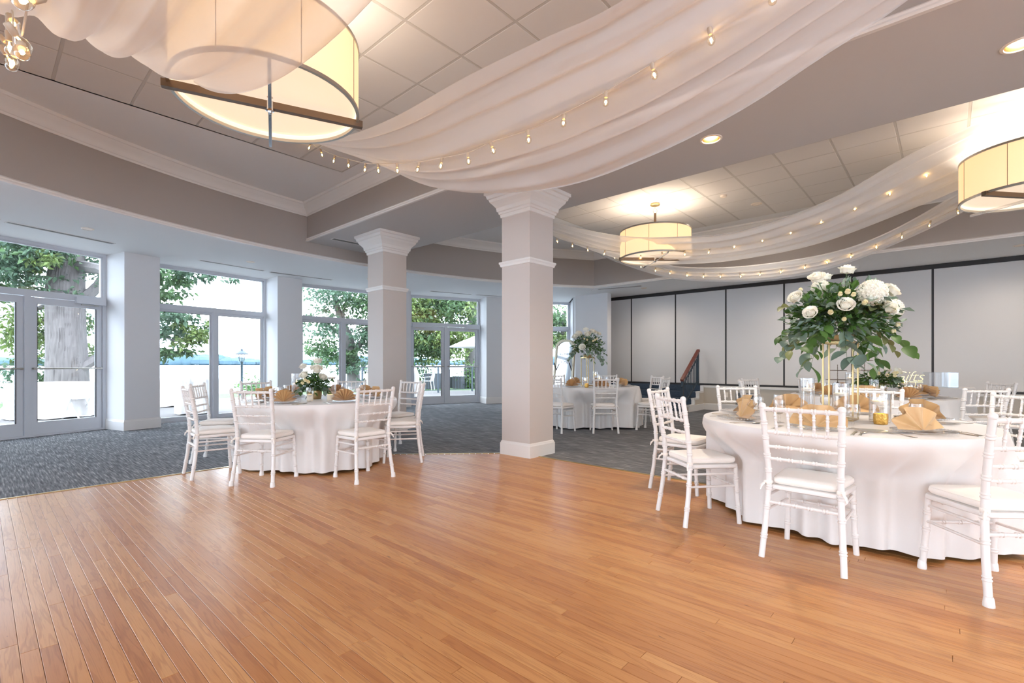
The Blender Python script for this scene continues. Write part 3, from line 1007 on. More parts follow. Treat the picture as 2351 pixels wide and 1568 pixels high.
tag(MB().lathe([(0, 0), (.055, 0), (.055, -.018), (.042, -.032), (0, -.034)], 20, (8.6, 2.86, ZC)).build('smoke_detector', M['wax']), 'small round white detector on the second tray ceiling', 'detector')
def vent(p0, p1, z, wd, label):
    d = Vector((p1[0] - p0[0], p1[1] - p0[1], 0)); L = d.length
    t = empty('air_vent', ((p0[0] + p1[0]) / 2, (p0[1] + p1[1]) / 2, z), math.atan2(d.y, d.x)); tag(t, label, 'vent')
    mb = MB()
    for yy in (-wd / 2, wd / 2): mb.box((0, yy, -.003), (L, .014, .006))
    for xx in (-L / 2, L / 2): mb.box((xx, 0, -.003), (.014, wd, .006))
    mb.build('vent_frame', M['trim'], t, False)
    MB().box((0, 0, -.0012), (L - .01, wd - .01, .0016)).build('vent_slot', M['dark'], t, False)
    for yy in (-wd / 6, wd / 6):
        MB().box((0, yy, -.004), (L - .02, .008, .006)).build('vent_blade', M['grille'], t, False)
def vent_ring(a0, a1, r, label):
    p, q = ringw(a0, r), ringw(a1, r)
    vent(p, q, ZW, .10, label)
vent((.262, 9.70), (1.49, 10.15), ZW, .10, 'long slot air diffuser in the soffit above the left glass doors')
vent((-1.1, 9.1), (.18, 9.66), ZW, .10, 'slot air diffuser in the soffit, cut by the left picture edge')
vent((2.82, 10.55), (4.06, 10.75), ZW, .10, 'slot air diffuser above the sliding window with the lake')
vent((4.20, 10.78), (5.57, 10.74), ZW, .10, 'slot air diffuser above the pier left of the rear column')
vent((8.22, 10.40), (9.40, 10.05), ZW, .10, 'slot air diffuser above the glass doors seen between the columns')
vent((9.52, 9.98), (10.6, 9.45), ZW, .10, 'slot air diffuser half hidden behind the front column')
vent((10.99, 6.86), (11.25, 5.75), ZW, .12, 'slot air diffuser in the soffit before the partition corner')
vent((4.25, 8.17), (5.25, 8.17), ZB, .12, 'slot air diffuser in the beam beside the rear column capital')

# ------------------------------------------------------------------ drum pendant lamps
DR = .62
def drum_kit():
    k = Kit()
    k.add('shade', MB().lathe_open([(DR, 0), (DR, .485)], 64).mesh('shade', M['shade']))
    k.add('shade_lining', MB().lathe_open([(DR - .012, .0), (DR - .012, .485)], 64).mesh('shade_lining', M['shade_in']))
    ring = lambda z: MB().lathe_open([(DR - .016, z - .012), (DR + .006, z - .012), (DR + .006, z + .012), (DR - .016, z + .012), (DR - .016, z - .012)], 64)
    k.add('rim', ring(.006).mesh('rim', M['steel']))
    k.add('rim', ring(.48).mesh('rim', M['steel']))
    k.add('diffuser', MB().lathe([(DR - .02, .05), (0, .05)], 64).mesh('diffuser', M['shade_in']))
    mb = MB()
    for i in range(8):
        a = 2 * PI * i / 8 + .3
        mb.box(((DR + .001) * math.cos(a), (DR + .001) * math.sin(a), .243), (.003, .004, .475), a)
    k.add('seam', mb.mesh('seam', M['bronze'], False))
    k.add('cross_bar', MB().box((0, 0, -.012), (2 * DR + .07, .045, .05)).mesh('cross_bar', M['bronze'], False))
    k.add('cross_bar', MB().box((0, 0, -.036), (.022, 2 * DR + .07, .03)).mesh('cross_bar2', M['chrome'], False))
    k.add('finial', MB().lathe([(0, -.07), (.014, -.068), (.018, -.055), (.03, -.05), (.03, .015), (0, .015)], 16).mesh('finial', M['chrome']))
    k.add('stem', MB().tube([(0, 0, .05), (0, 0, .82)], .022, 12).mesh('stem', M['bronze']))
    mb = MB()
    pts = [(.035 * math.cos(t), 0, .865 + .045 * math.sin(t)) for t in [2 * PI * i / 16 for i in range(17)]]
    mb.tube(pts, .006, 6, cap=False)
    mb.tube([(0, 0, .905), (0, 0, .96)], .008, 8)
    k.add('loop', mb.mesh('loop', M['steel']))
    k.add('canopy', MB().lathe([(0, .955), (.075, .955), (.085, .965), (.085, .985), (.08, .993), (0, .993)], 28).mesh('canopy', M['champagne']))
    k.add('spider', MB().box((0, 0, .475), (2 * DR - .03, .012, .012)).box((0, 0, .475), (.012, 2 * DR - .03, .012)).mesh('spider', M['steel'], False))
    return k
DK = drum_kit()
def drum(x, y, rz, label):
    t = DK.place('pendant_lamp', (x, y, 3.085), math.radians(rz), label, 'lamp', 'drum pendant lamps')
    l = bpy.data.lights.new('pendant_bulb', 'AREA'); l.shape = 'DISK'; l.size = 1.05; l.energy = 9 * LAMP; l.color = (1, .86, .70)
    lo = bpy.data.objects.new('pendant_bulb', l); COL.objects.link(lo); lo.parent = t; lo.location = (0, 0, .40); lo.rotation_euler = (PI, 0, 0)
drum(1.435, 3.69, -21.6, 'large cream drum pendant lamp half covered by the sheer drape')
drum(8.22, 3.93, -46, 'drum pendant lamp hanging behind the middle drape swag')
drum(8.0, -.72, -40, 'drum pendant lamp cut by the right picture edge')
drum(1.435, -1.9, -21.6, 'unseen drum pendant lamp added behind the camera for more light')  # out-of-view lamp added to raise the room light
drum(8.0, -5.4, -40, 'unseen drum pendant lamp added further along the second tray for more light')  # out-of-view lamp added to brighten the second tray

# ------------------------------------------------------------------ voile drapes and festoon lights
def spline(P, n):
    P = [Vector(p) for p in P]
    out = []
    m = len(P) - 1
    for i in range(n + 1):
        f = i / n * m
        k = min(int(f), m - 1); t = f - k
        p0 = P[max(k - 1, 0)]; p1 = P[k]; p2 = P[k + 1]; p3 = P[min(k + 2, m)]
        out.append(.5 * ((2 * p1) + (-p0 + p2) * t + (2 * p0 - 5 * p1 + 4 * p2 - p3) * t * t + (-p0 + 3 * p1 - 3 * p2 + p3) * t ** 3))
    return out
def bylen(P, n):
    Q = spline(P, 200)
    d = [0]
    for i in range(200): d.append(d[-1] + (Q[i + 1] - Q[i]).length)
    out = []; k = 0
    for i in range(n + 1):
        s = d[-1] * i / n
        while k < 199 and d[k + 1] < s: k += 1
        f = (s - d[k]) / max(1e-9, d[k + 1] - d[k])
        out.append(Q[k].lerp(Q[k + 1], f))
    return out
def drape(U, L, label, mat, folds=7, amp=.035, belly=.06, seed=1, group='voile drapes under the ceiling'):
    nu, nv = 97, 60
    A, B = bylen(U, nv), bylen(L, nv)
    r = random.Random(seed)
    ph = [r.random() * 6.28 for _ in range(4)]
    def fn(i, j):
        s = i / (nu - 1)
        t = j / nv
        # cross fabric bunches: uneven spacing of the folds
        sw = s + .025 * math.sin(2 * PI * 2 * s + ph[0])
        p = A[j].lerp(B[j], min(1, max(0, sw)))
        mid = math.sin(PI * t) ** .5
        f = math.sin(2 * PI * folds * s + ph[1] + .9 * math.sin(2.2 * t * PI + ph[2])) + .3 * math.sin(2 * PI * folds * 2.1 * s + ph[3] + 2 * t)
        p = p.copy()
        p.z += -belly * math.sin(PI * s) * mid + amp * f * (.45 + .55 * mid)
        return p
    mb = MB().grid(nu, nv + 1, fn)
    o = mb.build('drape', mat, None, True, 180)
    return tag(o, label, 'drape', None)
drape([(2.3, 6.05, 4.05), (2.5, 5.44, 3.77), (2.5, 4.65, 3.53), (2.5, 3.72, 3.417), (2.5, 2.78, 3.41), (2.5, 1.97, 3.37), (2.5, 1.48, 3.335), (2.5, .5, 3.40), (2.55, -.5, 3.65), (2.7, -1.4, 4.05)],
      [(2.5, 6.05, 4.05), (2.72, 5.8, 3.94), (3.05, 5.46, 3.80), (3.22, 4.78, 3.45), (3.5, 4.34, 3.185), (3.6, 3.59, 2.952), (3.6, 2.58, 2.79), (3.6, 1.74, 2.843), (3.6, 1.08, 2.976), (3.6, .61, 3.142), (3.6, .19, 3.29), (3.5, -.6, 3.62), (3.1, -1.4, 4.05)],
      'wide sheer white drape swagged across the front ceiling tray', M['sheer'], 6, .026, .05, 3)
drape([(7.6, 6.1, 4.05), (7.5, 5.69, 3.92), (7.5, 4.18, 3.40), (7.5, 3.03, 3.205), (7.5, 2.25, 3.162), (7.5, 1.17, 3.36), (7.5, .29, 3.73), (7.6, -.8, 4.05)],
      [(8.0, 6.3, 4.05), (8.2, 6.22, 3.91), (8.6, 4.70, 3.23), (8.6, 3.32, 2.99), (8.6, 2.25, 2.962), (8.6, 1.34, 3.055), (8.6, .33, 3.33), (8.6, -.27, 3.53), (8.6, -.7, 3.77), (8.3, -1.3, 4.05)],
      'sheer white drape swag passing before the far pendant lamp', M['sheer'], 5, .026, .03, 8)
drape([(9.3, 6.2, 4.05), (9.5, 4.58, 3.38), (9.5, 4.02, 3.16), (9.5, 2.86, 3.0), (9.5, 1.48, 3.03), (9.5, .63, 3.27), (9.5, -.25, 3.73), (9.4, -.9, 4.05)],
      [(9.6, 6.35, 4.05), (10.0, 6.1, 3.74), (10.1, 4.87, 3.19), (10.1, 3.9, 2.94), (10.1, 2.64, 2.81), (10.1, 1.58, 2.88), (10.1, .665, 3.154), (10.1, -.27, 3.56), (9.8, -1.0, 4.05)],
      'lowest sheer white drape swag, nearest the folding partition', M['sheer'], 4, .022, .03, 12)
def d0(x):
    return [(x, 5.1, 4.02)] + [(x, y, 2.57 + .145 * (y - 1.9) ** 2) for y in (4.6, 4.1, 3.6, 3.1, 2.6, 2.1, 1.6, 1.0, .4)] + [(x, -.3, 3.3), (x, -1.1, 4.0)]
drape(d0(-.75), d0(1.0), 'sheer white drape overhead, covering the big drum lamp', M['sheer0'], 7, .034, .0, 21)

def bulb_meshes():
    glass = MB().lathe([(.006, .012), (.011, .004), (.020, -.012), (.0235, -.030), (.020, -.046), (.010, -.056), (0, -.058)], 14).mesh('bulb', M['bulb'])
    sock = MB().lathe([(0, .048), (.011, .048), (.0135, .044), (.0135, .008), (.010, .004), (0, .004)], 10).mesh('socket', M['socket'])
    fil = MB().sphere((0, 0, -.026), (.008, .008, .014), 6, 4).mesh('filament', M['filament'])
    return glass, sock, fil
BG, BS, BF = bulb_meshes()
def festoon(X, pts, label, seed, tilt=.25):
    r = random.Random(seed)
    t = empty('string_light', (X, pts[0][0], pts[0][1])); tag(t, label, 'string light', 'festoon strings')
    base = Vector((X, pts[0][0], pts[0][1]))
    cord = []
    d0_ = (Vector((X, *pts[0])) - Vector((X, *pts[1]))); d1_ = (Vector((X, *pts[-1])) - Vector((X, *pts[-2])))
    allp = [Vector((X, *pts[0])) + d0_ * .9 + Vector((0, 0, .12))] + [Vector((X, *p)) for p in pts] + [Vector((X, *pts[-1])) + d1_ * .9 + Vector((0, 0, .1))]
    for p in allp: cord.append(tuple(p - base + Vector((0, 0, .075))))
    cs = spline(cord, 4 * len(cord))
    MB().tube(cs, .0035, 5).build('cord', M['cord'], t)
    for p in pts:
        q = Vector((X, *p)) - base
        m = Matrix.Translation(q + Vector((0, 0, .028))) @ Matrix.Rotation(r.uniform(-tilt, tilt), 4, 'X') @ Matrix.Rotation(r.uniform(-tilt, tilt), 4, 'Y')
        b = link('bulb', BG, t); b.matrix_local = m
        link('socket', BS, b); link('filament', BF, b)
festoon(2.9, [(6.178, 3.994), (5.856, 3.81), (5.534, 3.643), (5.195, 3.496), (4.835, 3.348), (4.572, 3.268), (4.216, 3.172), (3.863, 3.086), (3.51, 3.028), (3.14, 2.968), (2.844, 2.973), (2.446, 2.941), (2.105, 2.954), (1.747, 2.982), (1.398, 3.031), (1.039, 3.092), (.704, 3.155)],
        'string of globe bulbs under the wide front drape', 2)
festoon(8.0, [(5.972, 3.695), (5.592, 3.543), (5.23, 3.398), (4.848, 3.272), (4.486, 3.176), (4.1, 3.087), (3.688, 3.057), (3.293, 3.02), (2.888, 2.994), (2.495, 3.023), (2.092, 3.05), (1.704, 3.099), (1.322, 3.184), (.933, 3.285), (.559, 3.404), (.195, 3.549), (-.153, 3.705), (-.489, 3.887)],
        'string of globe bulbs along the middle drape swag', 4)
festoon(9.75, [(5.634, 3.598), (5.293, 3.45), (4.997, 3.303), (4.652, 3.173), (4.331, 3.076), (3.968, 2.986), (3.631, 2.919), (3.301, 2.882), (2.93, 2.843), (2.586, 2.833), (2.238, 2.838), (1.86, 2.866), (1.535, 2.913), (1.191, 2.958), (.859, 3.065), (.529, 3.169), (.198, 3.29), (-.115, 3.418)],
        'string of globe bulbs along the lowest drape by the partition', 6)
festoon(.1, [(1.5, 2.15), (1.942, 2.191), (2.353, 2.229), (2.627, 2.395), (2.894, 2.43), (3.048, 2.658), (3.35, 2.70), (3.622, 2.751), (3.738, 2.87)],
        'cluster of large globe bulbs hanging at the upper left corner', 9, .8)

# ------------------------------------------------------------------ chiavari chair
def ringed(path, r, rings, n=8, bump=.0035):
    """round bar with pairs of turned rings at the given fractions of its length"""
    P = [Vector(p) for p in path]
    d = [0]
    for a, b in zip(P, P[1:]): d.append(d[-1] + (b - a).length)
    L = d[-1]
    st = [(s, r) for s in d]
    for f in rings:
        for g in (-.008, .008):
            c = f * L + g
            st += [(c - .0065, r), (c - .003, r + bump), (c + .003, r + bump), (c + .0065, r)]
    st = sorted(x for x in st if -1e-6 <= x[0] <= L + 1e-6)
    pts = []; rad = []
    for s, rr in st:
        k = 0
        while k < len(d) - 2 and d[k + 1] < s: k += 1
        f = (s - d[k]) / max(1e-9, d[k + 1] - d[k])
        p = P[k].lerp(P[k + 1], min(1, max(0, f)))
        if pts and (p - pts[-1]).length < 1e-4: continue
        pts.append(p); rad.append(rr)
    return pts, rad
def bar(path, r, rings=(), n=8, bump=.0035):
    p, q = ringed(path, r, rings, n, bump)
    return MB().tube(p, q, n)
def interp(P, z):
    for a, b in zip(P, P[1:]):
        if a[2] <= z <= b[2]:
            f = (z - a[2]) / (b[2] - a[2])
            return tuple(a[i] + (b[i] - a[i]) * f for i in range(3))
    return P[-1]
def chair_kit(feet):
    k = Kit()
    posts = {}
    for sg in (1, -1):
        P = [(-.238, .212 * sg, 0), (-.205, .198 * sg, .22), (-.186, .187 * sg, .43), (-.192, .188 * sg, .56), (-.222, .197 * sg, .76), (-.250, .204 * sg, .915)]
        posts[sg] = P
        mb = bar(P, .0175, (.14, .33, .46, .575, .675, .80, .90), 10)
        top = Vector(P[-1])
        mb.lathe([(.0175, -.002), (.0205, .004), (.0205, .012), (.017, .022), (.008, .028), (0, .029)], 10, top)
        if feet: mb.lathe([(.024, .0), (.0245, .008), (.021, .04), (.0175, .048)], 10, P[0])
        k.add('back_post', mb.mesh('back_post', M['chair']))
        Q = [(.205, .193 * sg, 0), (.190, .183 * sg, .22), (.182, .176 * sg, .425)]
        mb = bar(Q, .0165, (.28, .55, .78), 10)
        if feet: mb.lathe([(.023, .0), (.0235, .008), (.020, .04), (.0165, .048)], 10, Q[0])
        k.add('leg', mb.mesh('leg', M['chair']))
    # seat frame: rounded trapezoid, cushion above
    def outline(xb, xf, wb, wf, rb, rf, n=5):
        pts = []
        for cx, cy, a0, r in ((xf - rf, wf - rf, 0, rf), (xb + rb, wb - rb, 90, rb), (xb + rb, -wb + rb, 180, rb), (xf - rf, -wf + rf, 270, rf)):
            for i in range(n + 1):
                a = math.radians(a0 + 90 * i / n)
                pts.append((cx + r * math.cos(a), cy + r * math.sin(a)))
        return pts
    def layers(defs):
        mb = MB(); vs = []; n = None
        for (o, z) in defs:
            p = outline(-.185 - o, .205 + o, .178 + o, .200 + o, .03, .06)
            n = len(p); vs += [(a, b, z) for a, b in p]
        fs = [tuple(range(n - 1, -1, -1)), tuple(range((len(defs) - 1) * n, len(defs) * n))]
        for j in range(len(defs) - 1):
            for i in range(n):
                i2 = (i + 1) % n
                fs.append((j * n + i, j * n + i2, (j + 1) * n + i2, (j + 1) * n + i))
        return mb.add(vs, fs)
    k.add('seat_frame', layers([(-.004, .412), (.002, .416), (.004, .432), (.0, .440), (-.02, .443)]).mesh('seat_frame', M['chair']))
    k.add('cushion', layers([(-.025, .4435), (-.012, .448), (-.006, .462), (-.008, .478), (-.016, .488), (-.05, .494), (-.11, .497)]).mesh('cushion', M['cushion'], True, 60))
    k.add('cushion_piping', MB().tube([(x, y, .4835) for x, y in (lambda p: p + [p[0]])(outline(-.174, .194, .167, .189, .03, .06))], .0022, 5, cap=False).mesh('cushion_piping', M['cushion']))
    # rails between the posts
    for z, r, nm, nr in ((.905, .0125, 'top_rail', 5), (.765, .0105, 'back_rail', 5), (.675, .0095, 'back_rail', 5), (.600, .0095, 'back_rail', 5), (.335, .0105, 'stretcher', 4)):
        a, b = interp(posts[1], z), interp(posts[-1], z)
        k.add(nm, bar([b, a], r, [(i + 1) / (nr + 1) for i in range(nr)]).mesh(nm, M['chair']))
    a1, b1 = interp(posts[1], .905), interp(posts[1], .765)
    for i in range(5):
        f = -1 + 2 * (i + 1) / 6
        mb = bar([(b1[0], b1[1] * f, .768), (a1[0], a1[1] * f, .903)], .0075, (.3, .7), 8, .002)
        k.add('spindle', mb.mesh('spindle', M['chair']))
    for z in (.375, .285):
        for sg in (1, -1):
            a = interp(posts[sg], z); b = (.187 + (.22 - z) * .03, (.178 + (.425 - z) * .03) * sg, z - .005)
            k.add('stretcher', MB().tube([a, b], .0085, 8).mesh('side_stretcher', M['chair']))
    for z in (.385, .275):
        k.add('stretcher', bar([(.186, -.178, z), (.186, .178, z)], .0085, (.25, .5, .75)).mesh('front_stretcher', M['chair']))
    # cushion ties round the rear posts
    for sg in (1, -1):
        p = interp(posts[sg], .455)
        mb = MB().lathe([(.019, -.012), (.022, -.008), (.022, .006), (.019, .010)], 10, p)
        mb.sphere((p[0] - .02, p[1] + .012 * sg, p[2] + .002), (.012, .012, .009), 6, 4)
        mb.tube([(p[0] - .02, p[1] + .012 * sg, p[2]), (p[0] - .035, p[1] + .03 * sg, p[2] - .02), (p[0] - .04, p[1] + .036 * sg, p[2] - .045)], [.006, .008, .004], 5)
        k.add('cushion_tie', mb.mesh('cushion_tie', M['cushion']))
    return k
CK0, CK1 = chair_kit(False), chair_kit(True)

# ------------------------------------------------------------------ tables
T1, T2, T3, T4 = (4.30, .626), (2.757, 5.60), (7.85, 5.05), (7.97, .77)
RT = dict(a=.92, b=.90, c=.90, d=.92)
def pol(c, a, r): return (c[0] + r * math.cos(math.radians(a)), c[1] + r * math.sin(math.radians(a)))
# chairs: (x, y, facing, feet caps, label)
CH = {'a': [], 'b': [], 'c': [], 'd': []}
def chair(tb, x, y, face, feet, label):
    (CK1 if feet else CK0).place('chiavari_chair', (x, y, 0), math.radians(face), label, 'chair', 'chiavari chairs at the round tables')
    CH[tb].append((x, y, face))
chair('a', 3.44, .62, -3, False, 'white chiavari chair, its back squarely before the front table, cushion tied on')
chair('a', 3.727, 1.418, -38.4, False, 'white chiavari chair at the front table by the carpet edge, nearer of two')
chair('a', 4.49, 1.86, -90, False, 'white chiavari chair standing behind another at the carpet edge of the front table')
chair('a', 3.61, -.17, 38, True, 'large white chiavari chair cut by the right edge of the picture, front-most')
chair('a', 5.40, 1.56, 220, False, 'white chiavari chair behind the front table, facing the camera, by the stage-step side')
chair('a', 5.55, .50, 184, False, 'white chiavari chair on the far side of the front table behind the candles')
chair('a', 5.42, -.30, 143, False, 'white chiavari chair at the right rim of the front table, cut by the picture edge')
chair('b', 1.955, 5.10, 36, True, 'white chiavari chair, near left seat of the window table, standing on wood')
chair('b', 2.69, 4.53, 91, True, 'white chiavari chair, near right seat of the window table, turned to the drapes')
chair('b', 1.70, 5.86, -4.6, False, 'white chiavari chair straddling carpet and wood, leftmost at the window table')
chair('b', 2.00, 6.66, -35, True, 'white chiavari chair on the carpet right behind the leftmost one')
chair('b', 3.50, 4.97, 140, False, 'white chiavari chair seen from the side, right end of the window table')
chair('b', 3.95, 5.74, 186, True, 'white chiavari chair before the rear column, its back to the carpet')
chair('b', 2.63, 6.93, -84, False, 'white chiavari chair behind the window table, below the lamp post outside')
chair('b', 3.62, 6.52, 226, False, 'white chiavari chair behind the window table flowers, backed by trees')
chair('c', 7.27, 4.43, 42, False, 'white chiavari chair squarely before the far table with the tall bouquet')
chair('c', 6.80, 5.03, 2, False, 'white chiavari chair half hidden by the front column at the far table')
chair('c', 8.07, 3.92, 94, True, 'white chiavari chair, right of the far table, nearer of the pair by the steps')
chair('c', 8.86, 4.42, 148, False, 'white chiavari chair, right of the far table, further of the pair by the steps')
chair('c', 9.14, 5.52, 200, False, 'white chiavari chair behind the far table before the dark partition panel')
chair('c', 8.44, 6.20, 242, False, 'white chiavari chair behind the far table in front of the standing mirror')
chair('d', 6.63, .72, 2, False, 'white chiavari chair between the front table candles and the rear table')
chair('d', 6.84, -.13, 39, False, 'white chiavari chair at the near right of the rear table, back to camera')
chair('d', 8.77, -.32, 126, False, 'white chiavari chair beyond the rear table, right of the clear box')
chair('d', 7.50, 2.0, -70, False, 'white chiavari chair left of the rear table with dark seam behind its spindles')
chair('d', 8.40, 2.16, -107, False, 'white chiavari chair at the rear table seen edge-on, nearest the stage steps')
chair('d', 9.18, 1.55, 215, False, 'white chiavari chair at the far rim of the rear table, in the middle')

def cloth_round(c, R, ztop, chairs, seed, name, label, zlow=.012, folds=(19, 31), flare=.045, pool=.0, mat='cloth', depth=.095):
    """cloth over a round top: flat disc, rounded lip, pleated skirt that gives way to the chairs pushed against it"""
    r = random.Random(seed)
    ph = [r.random() * 6.28 for _ in range(6)]
    nth, nsk = 256, 26
    vs = []; fs = []
    rings = []
    for q in (.0, .35, .7, .94, .985): rings.append(('top', q))
    for k in range(nsk + 1): rings.append(('skirt', k / nsk))
    def limit(th):
        lim = 9.0
        ct, st = math.cos(th), math.sin(th)
        for (cx, cy, f) in chairs:
            fx, fy = math.cos(math.radians(f)), math.sin(math.radians(f))
            # walk outward along the ray until it meets the chair's front half
            for rr in [R * .45 + i * .01 for i in range(70)]:
                px, py = c[0] + rr * ct - cx, c[1] + rr * st - cy
                lx, ly = px * fx + py * fy, -px * fy + py * fx
                if lx < .235 and lx > -.3 and abs(ly) < .25:
                    lim = min(lim, rr - .035); break
        return lim
    lims = [limit(2 * PI * k / nth) for k in range(nth)]
    lims = [min(v, R + .05) for v in lims]
    lims = [min(lims[(k + j) % nth] for j in range(-9, 10)) for k in range(nth)]
    wts = [math.exp(-(j / 5.0) ** 2) for j in range(-12, 13)]
    lims = [sum(lims[(k + j) % nth] * wts[j + 12] for j in range(-12, 13)) / sum(wts) for k in range(nth)]
    for typ, q in rings:
        for k in range(nth):
            th = 2 * PI * k / nth
            if typ == 'top':
                rr, z = R * q, ztop + (0 if q < .97 else -.0006)
            else:
                s = q
                fold = math.sin(folds[0] * th + ph[0] + .8 * math.sin(3 * th + ph[1])) + .6 * math.sin(folds[1] * th + ph[2] + 1.2 * math.sin(2 * th + ph[3])) + .4 * math.sin(5 * th + ph[4])
                a = depth * min(1, s * 1.6) ** 1.2
                rr = R + flare * s + a * fold * .6 - .004 * (1 - s)
                lip = .018
                if s < .05:
                    rr = R - .008 + .008 * math.sin(s / .05 * PI / 2)
                z = ztop - .001 - (ztop - zlow) * s
                hem = .006 + .010 * (1 + math.sin(7 * th + ph[5]))
                z = max(z, zlow + (hem if s > .97 else 0) * 1)
                lm = lims[k]
                if lm < rr:
                    zt = min(1, max(0, (ztop - .03 - z) / .28))
                    zt = zt * zt * (3 - 2 * zt)
                    rr = rr + (max(lm, R * .48) - rr) * zt + .022 * fold * zt
            vs.append((c[0] + rr * math.cos(th), c[1] + rr * math.sin(th), z))
    m = len(rings)
    for j in range(m - 1):
        for k in range(nth):
            k2 = (k + 1) % nth
            fs.append((j * nth + k, j * nth + k2, (j + 1) * nth + k2, (j + 1) * nth + k))
    vs.append((c[0], c[1], ztop))
    o = MB().add(vs, fs).build(name, M[mat], None, True, 70)
    return tag(o, label, 'tablecloth')
def table(c, R, label, caster_a):
    t = empty('round_table', (c[0], c[1], 0), math.radians(caster_a)); tag(t, label, 'table')
    MB().lathe([(0, .722), (R - .02, .722), (R - .012, .728), (R - .012, .744), (R - .02, .75), (0, .75)], 48).build('tabletop', M['grey'], t)
    mb = MB()
    for sg in (1, -1):
        mb.tube([(.36 * sg, -.30, .10), (.36 * sg, -.30, .72)], .018, 8); mb.tube([(.36 * sg, .30, .10), (.36 * sg, .30, .72)], .018, 8)
        mb.tube([(.36 * sg, -.33, .11), (.36 * sg, .33, .11)], .02, 8)
    mb.tube([(-.36, 0, .5), (.36, 0, .5)], .015, 8)
    mb.build('folding_base', M['steel'], t)
    for sx in (1, -1):
        for sy in (1, -1):
            x, y = .36 * sx, .30 * sy
            mb = MB().box((x, y, .098), (.05, .03, .012)).box((x + .012, y + .018, .07), (.035, .004, .06)).box((x + .012, y - .018, .07), (.035, .004, .06))
            cs = mb.build('caster', M['steel'], t, False)
            MB().lathe([(0, -.014), (.040, -.014), (.046, -.008), (.046, .008), (.040, .014), (0, .014)], 20).xform(Matrix.Translation((x + .016, y, .0465)) @ Matrix.Rotation(PI / 2, 4, 'X')).build('wheel', M['black'], cs)
table(T1, RT['a'], 'round banquet table under the large front white cloth', 110)
table(T2, RT['b'], 'round banquet table under the white cloth by the windows', 30)
table(T3, RT['c'], 'round banquet table under the white cloth beyond the column', 75)
table(T4, RT['d'], 'round banquet table under the white cloth near the stage', 10)
ZT = .756
cloth_round(T1, RT['a'], ZT, CH['a'], 3, 'tablecloth', 'white satin cloth on the large front table, pushed in by chairs')
cloth_round(T2, RT['b'], ZT, CH['b'], 8, 'tablecloth', 'white satin cloth on the round table by the windows')
cloth_round(T3, RT['c'], ZT, CH['c'], 13, 'tablecloth', 'white satin cloth on the far table beyond the front column')
cloth_round(T4, RT['d'], ZT, CH['d'], 17, 'tablecloth', 'white satin cloth on the rear table near the stage front')

# ------------------------------------------------------------------ place settings
ZP = ZT + .001
plate_me = MB().lathe([(0, .0), (.085, .0), (.100, .003), (.135, .012), (.158, .016), (.161, .018), (.157, .020), (.133, .015), (.098, .006), (0, .004)], 96,
                      mod=lambda t, r, z: 1 + (.018 * abs(math.sin(24 * t)) if r > .13 else 0)).mesh('charger_plate', M['plate'])
beads = MB()
for k in range(48):
    a = 2 * PI * k / 48
    beads.sphere((.160 * math.cos(a), .160 * math.sin(a), .018), .0062, 5, 4)
beads_me = beads.mesh('beaded_rim', M['plate'])
def napkin_mesh(lobes, Rr, spread, seed, lean=.0):
    """fan-folded napkin: pleats spring from the middle of the plate"""
    r = random.Random(seed)
    nu, nv = lobes * 8 + 1, 9
    a0, a1 = math.radians(90 + spread / 2), math.radians(90 - spread / 2)
    jit = [r.uniform(.85, 1.15) for _ in range(lobes + 2)]
    def fn(i, j):
        s = i / (nu - 1); v = j / (nv - 1)
        a = a0 + (a1 - a0) * s
        k = s * lobes
        am = jit[int(min(k, lobes))]
        f = abs(((k) % 1) * 2 - 1)                       # 1 at the valleys, 0 at the ridges
        f = f ** .75 if lobes > 6 else (.5 + .5 * math.cos(PI * (1 - f)))
        d = (.5 - f) * (.075 if lobes > 6 else .045) * (.10 + .9 * v) * am
        rr = Rr * (.05 + .95 * v) * (1 - .04 * f * v)
        y = d + lean * v
        return (rr * math.cos(a), y, max(.0, rr * math.sin(a) * (.98 if lobes > 6 else .84)) + .004)
    mb = MB().grid(nu, nv, fn)
    # back layer gives the cloth thickness
    n0 = len(mb.v)
    vs2 = [(x, y + .0035, z + .0015) for x, y, z in mb.v]
    fs2 = [tuple(i for i in reversed(f)) for f in mb.f]
    mb.add(vs2, fs2)
    # the folded stand behind
    w_ = Rr * .85
    mb.grid(2 * lobes + 1, 3, lambda i, j: (-w_ + 2 * w_ * i / (2 * lobes), .02 + .05 * (j / 2) + (.006 if i % 2 else 0), .010 + .010 * (1 - j / 2) + .02 * math.sin(PI * i / (2 * lobes)) * (1 - j / 2)))
    return mb.mesh('napkin', M['napkin'], True, 60)
nap_a = [napkin_mesh(4, .172, 172, s, .035) for s in (1, 2)]
nap_b = [napkin_mesh(9, .135, 172, s, .01) for s in (3, 4)]
def strip(pts, wid, th, mat, name):
    """flat cutlery blank along x with varying half-width and height"""
    vs = []; fs = []
    for (x, z), h in zip(pts, wid):
        vs += [(x, -h, z), (x, h, z), (x, h * .8, z + th), (x, -h * .8, z + th)]
    n = len(pts)
    for k in range(n - 1):
        for i in range(4):
            j = (i + 1) % 4
            fs.append((k * 4 + i, k * 4 + j, k * 4 + 4 + j, k * 4 + 4 + i))
    fs += [(3, 2, 1, 0), (4 * n - 4, 4 * n - 3, 4 * n - 2, 4 * n - 1)]
    return MB().add(vs, fs)
knife_me = strip([(-.11, 0), (-.06, .001), (-.01, .002), (.0, .002), (.03, .0005), (.09, .0005), (.115, .0005)], [.009, .0075, .006, .005, .009, .010, .002], .003, None, None).mesh('table_knife', M['steel'])
mbf = strip([(-.10, 0), (-.05, .002), (.0, .006), (.03, .004), (.045, .002), (.055, .002)], [.009, .006, .003, .004, .011, .0125], .0025, None, None)
